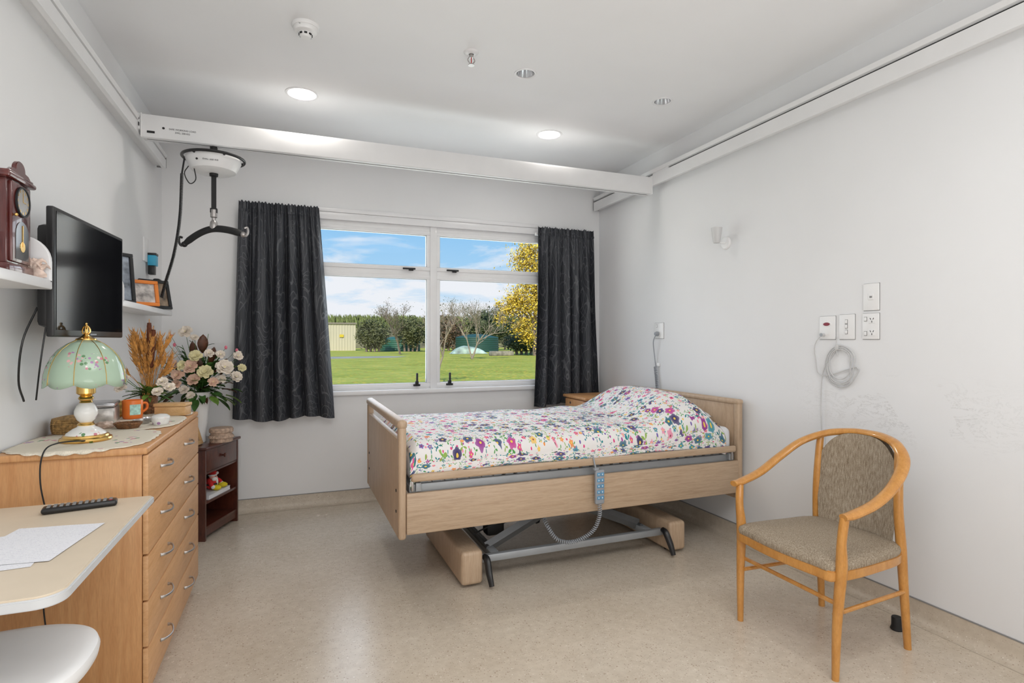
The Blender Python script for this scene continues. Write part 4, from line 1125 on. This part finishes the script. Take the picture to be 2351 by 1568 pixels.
trinket('small dark agate dish on the doily',-.66,2.98,.035,.04,SATIN,.018,False)
t=thing('trinket_tin','long printed metal tin with hinged lid','tin',(-.86,3.12,TZ))
R_=Matrix.Rotation(.12,3,'Z')
part(MB(TINM).box(-.925,-.79,3.02,3.20,TZ,TZ+.075,0,.006,rot=R_),'tin_body',t)
part(MB(P('tin_lid',(.42,.42,.44),.25,.7,var=.2)).box(-.927,-.788,3.018,3.202,TZ+.076,TZ+.098,0,.008,rot=R_),'lid',t)
t=thing('brass_casket','small domed brass casket','casket',(-.83,3.32,TZ))
part(MB(GOLD).box(-.87,-.80,3.27,3.34,Z,Z+.05,0,.005),'casket_body',t)
poly=[(3.27,Z+.05)]+[(3.305+.035*math.cos(pi-i/10*pi),Z+.052+.026*math.sin(i/10*pi)) for i in range(11)]+[(3.34,Z+.05)]
part(MB(GOLD).prism(poly,-.87,-.80,'x',bev=.002),'lid',t)
mx,my=-.745,3.19
t=thing('orange_mug','orange ceramic mug with a painted floral panel','mug',(mx,my,TZ))
part(MB(ORANGE).lathe((mx,my,Z),[(0,0),(.036,0),(.041,.006),(.043,.02),(.043,.085),(.042,.089),(.038,.087),(.038,.01),(0,.008)],36),'mug_body',t)
part(MB(ORANGE).tube([(mx+.028,my+.033,Z+.07),(mx+.046,my+.055,Z+.066),(mx+.046,my+.06,Z+.04),(mx+.028,my+.034,Z+.022)],.006,8,k=6),'handle',t)
part(MB(P('mint_flower_decal',(.45,.75,.65),.4,var=.4,nscale=50)).grid(lambda u,v:Vector((mx+.0438*math.cos(-1.6+u*1.1),my+.0438*math.sin(-1.6+u*1.1),Z+.02+v*.05)),12,2),'painted_panel',t)
t=thing('wooden_box','small pine keepsake box with framed lid','box',(-.585,3.27,TZ))
part(MB(PINEBOX).box(-.66,-.515,3.225,3.295,Z,Z+.045,0,.003,rot=Matrix.Rotation(-.25,3,'Z')),'box_body',t)
part(MB(PINEBOX).box(-.664,-.511,3.221,3.299,Z+.046,Z+.062,0,.004,rot=Matrix.Rotation(-.25,3,'Z')),'lid',t)
wx,wy=-.715,3.375
t=thing('dried_arrangement','dried wheat and bulrush arrangement with green foliage','flower arrangement',(wx,wy,TZ))
part(MB(WICKD).lathe((wx,wy,TZ),[(0,0),(.030,0),(.040,.03),(.038,.08),(.041,.1),(.038,.1),(.035,.08),(0,.07)],28),'pot',t)
random.seed(3)
mb=MB(WHEATM)
for i in range(60):
    a=random.uniform(0,2*pi);sp_=random.uniform(.01,.115);h_=random.uniform(.14,.355)*(1-.2*(sp_/.115))
    tip=Vector((wx+sp_*math.cos(a)-.012,wy+sp_*math.sin(a)*.5,TZ+.08+h_));b0=Vector((wx+random.uniform(-.02,.02),wy+random.uniform(-.02,.02),TZ+.07))
    mid_=b0.lerp(tip,.5)+Vector((0,0,.02))
    mb.tube([b0,mid_,tip],.0012,4,k=3)
    d=(tip-mid_).normalized()
    e0=tip-d*.02
    mb.tube([e0,e0+d*.02,e0+d*.045,e0+d*.065],[.002,.0085,.007,.001],6,k=2)
    o1=d.orthogonal().normalized();o2=d.cross(o1)
    for q in range(7):
        b1=e0+d*(.008+.008*q);w2=(o1*math.cos(q*2.4)+o2*math.sin(q*2.4))
        mb.tube([b1,b1+w2*.010+d*.016,b1+w2*.015+d*.036],[.003,.0022,.0004],4)
part(mb,'wheat_ears',t)['kind']='stuff'
for dx,dy,h_ in ((0,0,.395),(.02,.0,.36),(-.01,.02,.31)):
    mb=MB(BULR,WHEATM).tube([(wx,wy,TZ+.07),(wx+dx,wy+dy,TZ+.08+h_+.02)],.002,5,m=1)
    mb.tube([(wx+dx*.5,wy+dy*.5,TZ+.08+h_*.45),(wx+dx*.55,wy+dy*.5,TZ+.09+h_*.48),(wx+dx*.95,wy+dy,TZ+.07+h_*.98),(wx+dx,wy+dy,TZ+.08+h_)],[.004,.011,.011,.004],10,k=3)
    part(mb,'bulrush',t)
def leaf(mb,b,d,L_,w_,m=0,droop=.3):
    d=Vector(d).normalized();side=d.cross(Vector((0,0,1)))
    if side.length<.1: side=Vector((1,0,0))
    side.normalize();n=side.cross(d)
    def f(u,v):
        ww=w_*math.sin(pi*min(1,u*.97+.03))**.8*(v*2-1)
        return Vector(b)+d*L_*u-Vector((0,0,1))*droop*L_*u*u+side*ww+n*abs(v*2-1)*w_*.3
    mb.grid(f,6,2,m)
def rose(mb,c,nr,s,m=0,mc=None):
    nr=Vector(nr).normalized();q=Vector((0,0,1)).rotation_difference(nr);c=Vector(c)
    for ring,(np_,tilt,ln) in enumerate(((6,1.45,1.0),(6,1.15,.92),(5,.80,.80),(5,.48,.66),(4,.22,.52))):
        for i in range(np_):
            a=2*pi*i/np_+ring*.6+random.uniform(-.15,.15);tl=tilt+random.uniform(-.15,.15);k0=random.uniform(.82,1.12)
            def f(u,v,a=a,tilt=tl,ln=ln*k0):
                w_=s*ln*1.02*math.sin(pi*(.10+.74*u))**.6
                rr=s*ln*u*math.sin(tilt)+.05*s+s*.12*u**3;zz=s*ln*u*math.cos(tilt)+s*.10*u-s*.12*u**4
                x=rr*math.cos(a)-(v-.5)*w_*math.sin(a);y=rr*math.sin(a)+(v-.5)*w_*math.cos(a)
                zz+=((v-.5)**2)*s*.8*ln*(1-u*.5)+s*.035*math.sin(v*9+a*3)*u
                return c+q@Vector((x,y,zz))
            mb.grid(f,5,5,m)
    mb.ball(c+nr*s*.2,s*.15,m if mc is None else mc,8,6)
mb=MB(GREENL,GREENB)
for i in range(44):
    a=random.uniform(0,2*pi);el=random.uniform(-.1,.9)
    leaf(mb,(wx,wy,TZ+.10),(math.cos(a)*math.cos(el),math.sin(a)*math.cos(el)*.6,math.sin(el)),random.uniform(.08,.14),random.uniform(.008,.016),i%2)
part(mb,'foliage',t,recalc=False,angle=60)
for k_,(dx,dy,dz_) in enumerate(((-.10,-.05,.13),(-.12,-.02,.08),(.07,-.06,.11),(.10,-.05,.08),(.05,-.07,.06),(-.13,.0,.16))):
    mb=MB(ROSEW,ROSEY,GREENL);rose(mb,(wx+dx,wy+dy,TZ+.06+dz_),(dx,dy-.5,.5),.024,0,1)
    mb.tube([(wx,wy,TZ+.09),(wx+dx,wy+dy,TZ+.06+dz_)],.0015,4,m=2)
    part(mb,'white_flower',t,recalc=False,angle=60)
# ------------------------------------------------------------------ dark side table
S=thing('side_table','small dark mahogany side table with drawer and open shelf','side table',(-.625,4.50,0),rz=math.radians(-21.5))
hw=.225;hd=.14;ST=.634
mb=MB(MAHOG)
mb.box(-hd,hd,-hw,-hw+.018,.0,ST-.02,0,.002).box(-hd,hd,hw-.018,hw,.0,ST-.02,0,.002).box(-hd,-hd+.008,-hw+.018,hw-.018,.04,ST-.02)
mb.box(-hd+.008,hd-.005,-hw+.018,hw-.018,.075,.093,0,.002).box(-hd+.008,hd-.005,-hw+.018,hw-.018,.245,.262,0,.002).box(-hd+.008,hd-.005,-hw+.018,hw-.018,.445,.46,0,.002)
mb.box(hd-.02,hd-.008,-hw+.018,hw-.018,.03,.075)
part(mb,'body',S)
part(MB(MAHOG).box(-hd-.005,hd+.015,-hw-.012,hw+.012,ST-.02,ST,0,.006,3),'table_top',S)
d=part(MB(MAHOG).box(hd-.018,hd,-hw+.022,hw-.022,.463,ST-.024,0,.004),'drawer',S)
part(MB(MAHOG).lathe((hd,0,.54),[(.006,0),(.006,.010),(.015,.016),(.015,.024),(0,.028)],20,axis=(1,0,0)),'knob',d)
MS=Matrix.Translation((-.625,4.50,0))@Matrix.Rotation(math.radians(-21.5),4,'Z')
def onS(x,y,z=0): return MS@Vector((x,y,z))
mb=MB(PAPER,P('white_book_cover',(.75,.76,.78),.4)).box(-.09,.125,-.15,.13,0,.022,0).box(-.092,.127,-.152,.132,-.003,0,1).box(-.092,.127,-.152,.132,.022,.025,1)
o=solo(mb,'book','white-covered book lying on the open shelf','book',(0,0,-.003));o.matrix_world=MS@Matrix.Translation((0,0,.2625))
t=thing('plush_toy','red and white plush toy with yellow boots on the shelf','soft toy',onS(.05,.02,.2905))
t['_loc']=1;t.rotation_euler=(0,0,math.radians(-21.5))
part(MB(REDF,BLACKM,WHIF).ball((0,0,.045),(.040,.05,.045),0).lathe((0,0,.04),[(.042,-.006),(.045,0),(.042,.008)],24,1,sy=1.2).ball((.038,0,.055),(.01,.008,.028),2),'body',t)
part(MB(PINKF).ball((.015,-.01,.092),(.024,.026,.022),0).ball((.042,-.01,.092),.006),'head',t)
part(MB(WHIF).ball((.028,-.01,.078),(.017,.028,.018)),'beard',t)
part(MB(REDF,WHIF).tube([(.012,-.01,.102),(.01,.0,.118),(.005,.03,.122),(.01,.05,.108)],[.026,.019,.010,.004],12,k=4).lathe((.012,-.01,.102),[(.024,-.005),(.030,0),(.024,.007)],20,1).ball((.01,.053,.104),.012,1),'hat',t)
for y in (-.03,.055): part(MB(YELF).ball((.05,y,.020),(.036,.022,.019),0),'boot',t)
for y in (-.05,.05): part(MB(REDF,WHIF).tube([(0,y*.7,.068),(.026,y*1.1,.05),(.038,y*1.15,.035)],[.015,.014,.012],10,k=3).ball((.042,y*1.15,.03),.014,1),'arm',t)
part(MB(BLACKM).ball((.038,-.018,.097),.003),'eye',t)
part(MB(BLACKM).ball((.038,-.002,.097),.003),'eye',t)
rx_,ry_=-.505,4.47
t=thing('round_box','round lidded trinket box wrapped in beige lace','box',(rx_,ry_,ST))
LACEB=P('beige_lace',(.50,.36,.27),.8,var=.3,nscale=50,bump=.5)
part(MB(LACEB).lathe((rx_,ry_,ST),[(0,0),(.074,0),(.076,.01),(.070,.05),(.070,.066)],40,scal=lambda a,z:1+.02*math.sin(a*22)).lathe((rx_,ry_,ST),[(.074,.048),(.084,.030),(.076,.046)],44,0,scal=lambda a,z:1+.04*math.sin(a*20)),'box_body',t)
part(MB(LACEB).lathe((rx_,ry_,ST),[(.076,.066),(.079,.070),(.079,.088),(.072,.098),(.03,.102),(0,.103)],40),'lid',t)
frame('photo_frame','pine photo frame leaning on the dark side table',(-.64,4.325,ST+.0015),.15,.20,math.radians(-15),math.radians(-17),PINEBOX,PHOTOB,bw=.028)
vx,vy=-.645,4.50
t=thing('flower_vase','white ceramic vase with silk roses and dark leaves','flower vase',(vx,vy,ST))
part(MB(PLAST).lathe((vx,vy,ST),[(0,0),(.038,0),(.042,.01),(.038,.04),(.045,.12),(.058,.22),(.072,.32),(.076,.352),(.072,.356),(.068,.34),(.055,.22),(0,.2)],40,scal=lambda a,z:1+.015*math.cos(a*12)),'vase',t)
random.seed(14)
mb=MB(GREENL,GREENB,BROWNL)
top=Vector((vx,vy,ST+.33))
for i in range(200):
    a=random.uniform(0,2*pi);el=random.uniform(-.35,1.2);r0=random.uniform(.0,.24)
    d=Vector((math.cos(a)*math.cos(el),math.sin(a)*math.cos(el)*.5,math.sin(el)))
    b0=top+d*r0+Vector((0,0,.03));b0.y=min(b0.y,4.70);b0.x=max(b0.x,-.82)
    if d.x<0: d.x*=.6
    leaf(mb,b0,d,random.uniform(.07,.12),random.uniform(.016,.030),random.choice((0,0,0,0,1,2)),.35)
for (dx,dz_,L_,w_) in ((.03,.34,.15,.035),(-.04,.30,.14,.03),(.18,.18,.14,.04),(.0,.15,.2,.03),(.10,.26,.14,.035)):
    leaf(mb,top+Vector((dx*.8,-.04,dz_-.04)),(dx,-.1,.6),L_,w_,2,.1)
for i in range(9):
    tp=top+Vector((random.uniform(-.13,.12),-.04,random.uniform(.25,.46)))
    mb.tube([top,top.lerp(tp,.5)+Vector((0,0,.02)),tp],.002,4,k=3)
    for q in range(6): leaf(mb,top.lerp(tp,.4+.1*q),(random.uniform(-1,1),random.uniform(-.5,.2),.6),.06,.012,0,.3)
part(mb,'foliage',t,recalc=False,angle=60)
fl=[(-.04,-.12,.21,.058,1),(-.12,-.11,.15,.048,1),(.17,-.12,.20,.066,0),(.25,-.07,.28,.040,0),(-.13,-.09,.09,.036,1),(-.01,-.12,.28,.048,2),(.05,-.14,.17,.055,2),(.24,-.08,.13,.048,0),(-.08,-.06,.45,.048,0),(-.02,-.08,.41,.03,0),(.14,-.08,.29,.036,0),(-.08,-.12,.05,.036,0),(.10,-.12,.10,.040,1),(.27,-.02,.19,.034,2),(-.04,-.12,.01,.032,0),(-.15,-.07,.22,.038,1),(.07,-.1,.30,.036,0),(-.02,-.13,.12,.046,1),(.15,-.1,.12,.036,0),(-.09,-.12,.22,.04,2)]
for dx,dy,dz_,s_,k_ in fl:
    mb=MB((ROSEW,ROSEP,ROSEY)[k_],ROSEY,GREENL);c=top+Vector((dx,dy,dz_));rose(mb,c,(dx*1.5,-.7,.35),s_*.78,0,1)
    mb.tube([top+Vector((0,0,-.03)),c],.002,4,m=2)
    part(mb,'rose',t,recalc=False,angle=60)
for dx,dz_ in ((-.17,.42),(-.19,.37),(-.15,.36),(.24,.32),(.26,.26),(.17,.34)):
    c=top+Vector((dx,-.04,dz_));part(MB(PINK,GREENL).ball(c,(.010,.010,.014),0,8,6).tube([top,top.lerp(c,.5)+Vector((0,0,.03)),c],.0015,4,m=1,k=3),'flower_bud',t)

# ------------------------------------------------------------------ overbed table
t=thing('overbed_table','cream laminate overbed table with grey edging','table',(-.70,1.8,0))
xe=-.462
def rr(x0,x1,y0_,y1_,r):
    pts=[(x0,y0_)]
    for i in range(9):
        a=-pi/2+i/8*pi/2;pts.append((x1-r+r*math.cos(a),y0_+r+r*math.sin(a)))
    pts+=[(x1,y1_),(x0,y1_)];return pts
part(MB(LAMT).prism(rr(-.925,xe,1.425,2.225,.05),.800,.822,'z',bev=.003),'table_top',t)
part(MB(LAMEDGE).prism(rr(-.930,xe+.004,1.420,2.228,.053),.796,.8185,'z',bev=.003),'edge_band',t)
part(MB(STEEL).box(-.92,-.87,1.78,1.86,.06,.796,0,.008),'column',t)
part(MB(STEEL).box(-.93,-.87,1.50,2.15,.03,.065,0,.01).box(-.93,-.50,1.50,1.55,.03,.06,0,.01).box(-.93,-.50,2.10,2.15,.03,.06,0,.01),'base_frame',t)
for x in (-.90,-.53):
    for y in (1.525,2.125): part(MB(BLACKM).cyl((x,y-.012,.018),(x,y+.012,.018),.018,n=16),'castor',t)
t=thing('remote_control','black television remote control on the laminate table','remote control',(-.635,2.125,.8225),rz=math.radians(12))
part(MB(BLACK).box(-.095,.095,-.024,.024,.0005,.019,0,.008,3),'remote_body',t)
for i in range(11):
    for j in range(3): part(MB(REDLED if (i==10 and j==0) else GREYLINE).box(-.082+i*.0155,-.073+i*.0155,-.0165+j*.0125,-.009+j*.0125,.0185,.0215,0,.001),'button',t)
for k_,(x,y,r,lab) in enumerate(((-.640,1.80,-.12,'handwritten lined sheet of paper on the table'),(-.70,1.755,.10,'second lined sheet of paper under the first'))):
    zz=.8238 if k_==0 else .8226
    mb=MB(HPAPER).grid(lambda u,v:Vector(((u-.5)*.21,(v-.5)*.29,.0004*math.sin(u*9)*math.sin(v*5)+.0004)),8,10)
    o=solo(mb,'paper_sheet',lab,'paper',(0,0,0),group='loose papers',recalc=False);o.location=(x,y,zz);o.rotation_euler=(0,0,r)
t=thing('white_stool','round white plastic stool tucked below the table','stool',(-.66,1.60,0))
def sq(a,z): return 1/((abs(math.cos(a))**2.5+abs(math.sin(a))**2.5)**(1/2.5))
part(MB(PLAST).lathe((-.66,1.60,0),[(0,.50),(.14,.50),(.165,.52),(.180,.550),(.192,.565),(.204,.578),(.207,.594),(.203,.606),(.192,.612),(.175,.612),(.12,.607),(0,.605)],80,scal=sq),'seat',t)
for i in range(4):
    a=pi/4+i*pi/2
    part(MB(PLAST).tube([(-.66+.12*math.cos(a),1.60+.12*math.sin(a),.505),(-.66+.17*math.cos(a),1.60+.17*math.sin(a),0)],[.018,.014],12),'leg',t)

# ------------------------------------------------------------------ lights & world
def area(name,loc_,sx,sy,e,rot=(0,0,0),col=(1,1,1)):
    l=bpy.data.lights.new(name,'AREA');l.shape='RECTANGLE';l.size=sx;l.size_y=sy;l.energy=e;l.color=col
    o=bpy.data.objects.new(name,l);o.location=loc_;o.rotation_euler=rot;COL.objects.link(o);return o
area('ceiling_fill',(.7,.5,2.90),2.2,1.2,32,col=(1,.99,.975))  # unseen fill light added under the ceiling, no fixture behind it
area('upward_fill',(.7,-.9,1.1),2.6,1.6,42,rot=(math.radians(128),0,0),col=(1,.99,.975))  # fill light added behind the camera, tilted up to brighten the ceiling
area('window_fill',(1.13,4.98,1.7),2.2,1.4,27,rot=(math.radians(-90),0,0),col=(.92,.96,1))  # area light added in the window opening to strengthen the daylight
s=bpy.data.lights.new('sun','SUN');s.energy=4.0;s.angle=.01;s.color=(1,.95,.86)
so=bpy.data.objects.new('sun',s);so.rotation_euler=(math.radians(50),0,math.radians(-25));COL.objects.link(so)
wd=bpy.data.worlds.new('sky');sc.world=wd;wd.use_nodes=True;nt=wd.node_tree
bg=nt.nodes['Background'];tc=nd(nt,'ShaderNodeTexCoord')
sp=nd(nt,'ShaderNodeSeparateXYZ',{0:tc.outputs['Generated']})
blue=ramp(nt,sp.outputs[2],[(0,(.60,.78,.94)),(.10,(.42,.68,.93)),(.22,(.26,.56,.90)),(.6,(.10,.30,.75))])
mp=nd(nt,'ShaderNodeMapping',{'Vector':tc.outputs['Generated'],'Scale':(2.2,2.2,9)})
n=nd(nt,'ShaderNodeTexNoise',{'Vector':mp.outputs[0],'Scale':2.2,'Detail':8,'Roughness':.6,'Distortion':.3})
lowb=mth(nt,'MULTIPLY',mth(nt,'SUBTRACT',.135,sp.outputs[2]),2.4)
cl=mth(nt,'ADD',n.outputs[0],lowb)
cf=ramp(nt,cl,[(.50,(0,0,0)),(.66,(1,1,1))])
nt.links.new(mixc(nt,cf,blue,(.88,.90,.95)),bg.inputs[0]);bg.inputs[1].default_value=1.0

# ------------------------------------------------------------------ camera
cam=bpy.data.cameras.new('camera');co=bpy.data.objects.new('camera',cam);COL.objects.link(co)
cam.sensor_width=36;cam.lens=36*1281/2351;cam.clip_start=.05;cam.clip_end=1000
co.location=(0,0,1.35);co.rotation_euler=(math.radians(90),0,math.radians(-21.07))
cam.shift_y=-(784-783)/2351
sc.camera=co
for o in bpy.data.objects:
    if '_loc' in o: del o['_loc']
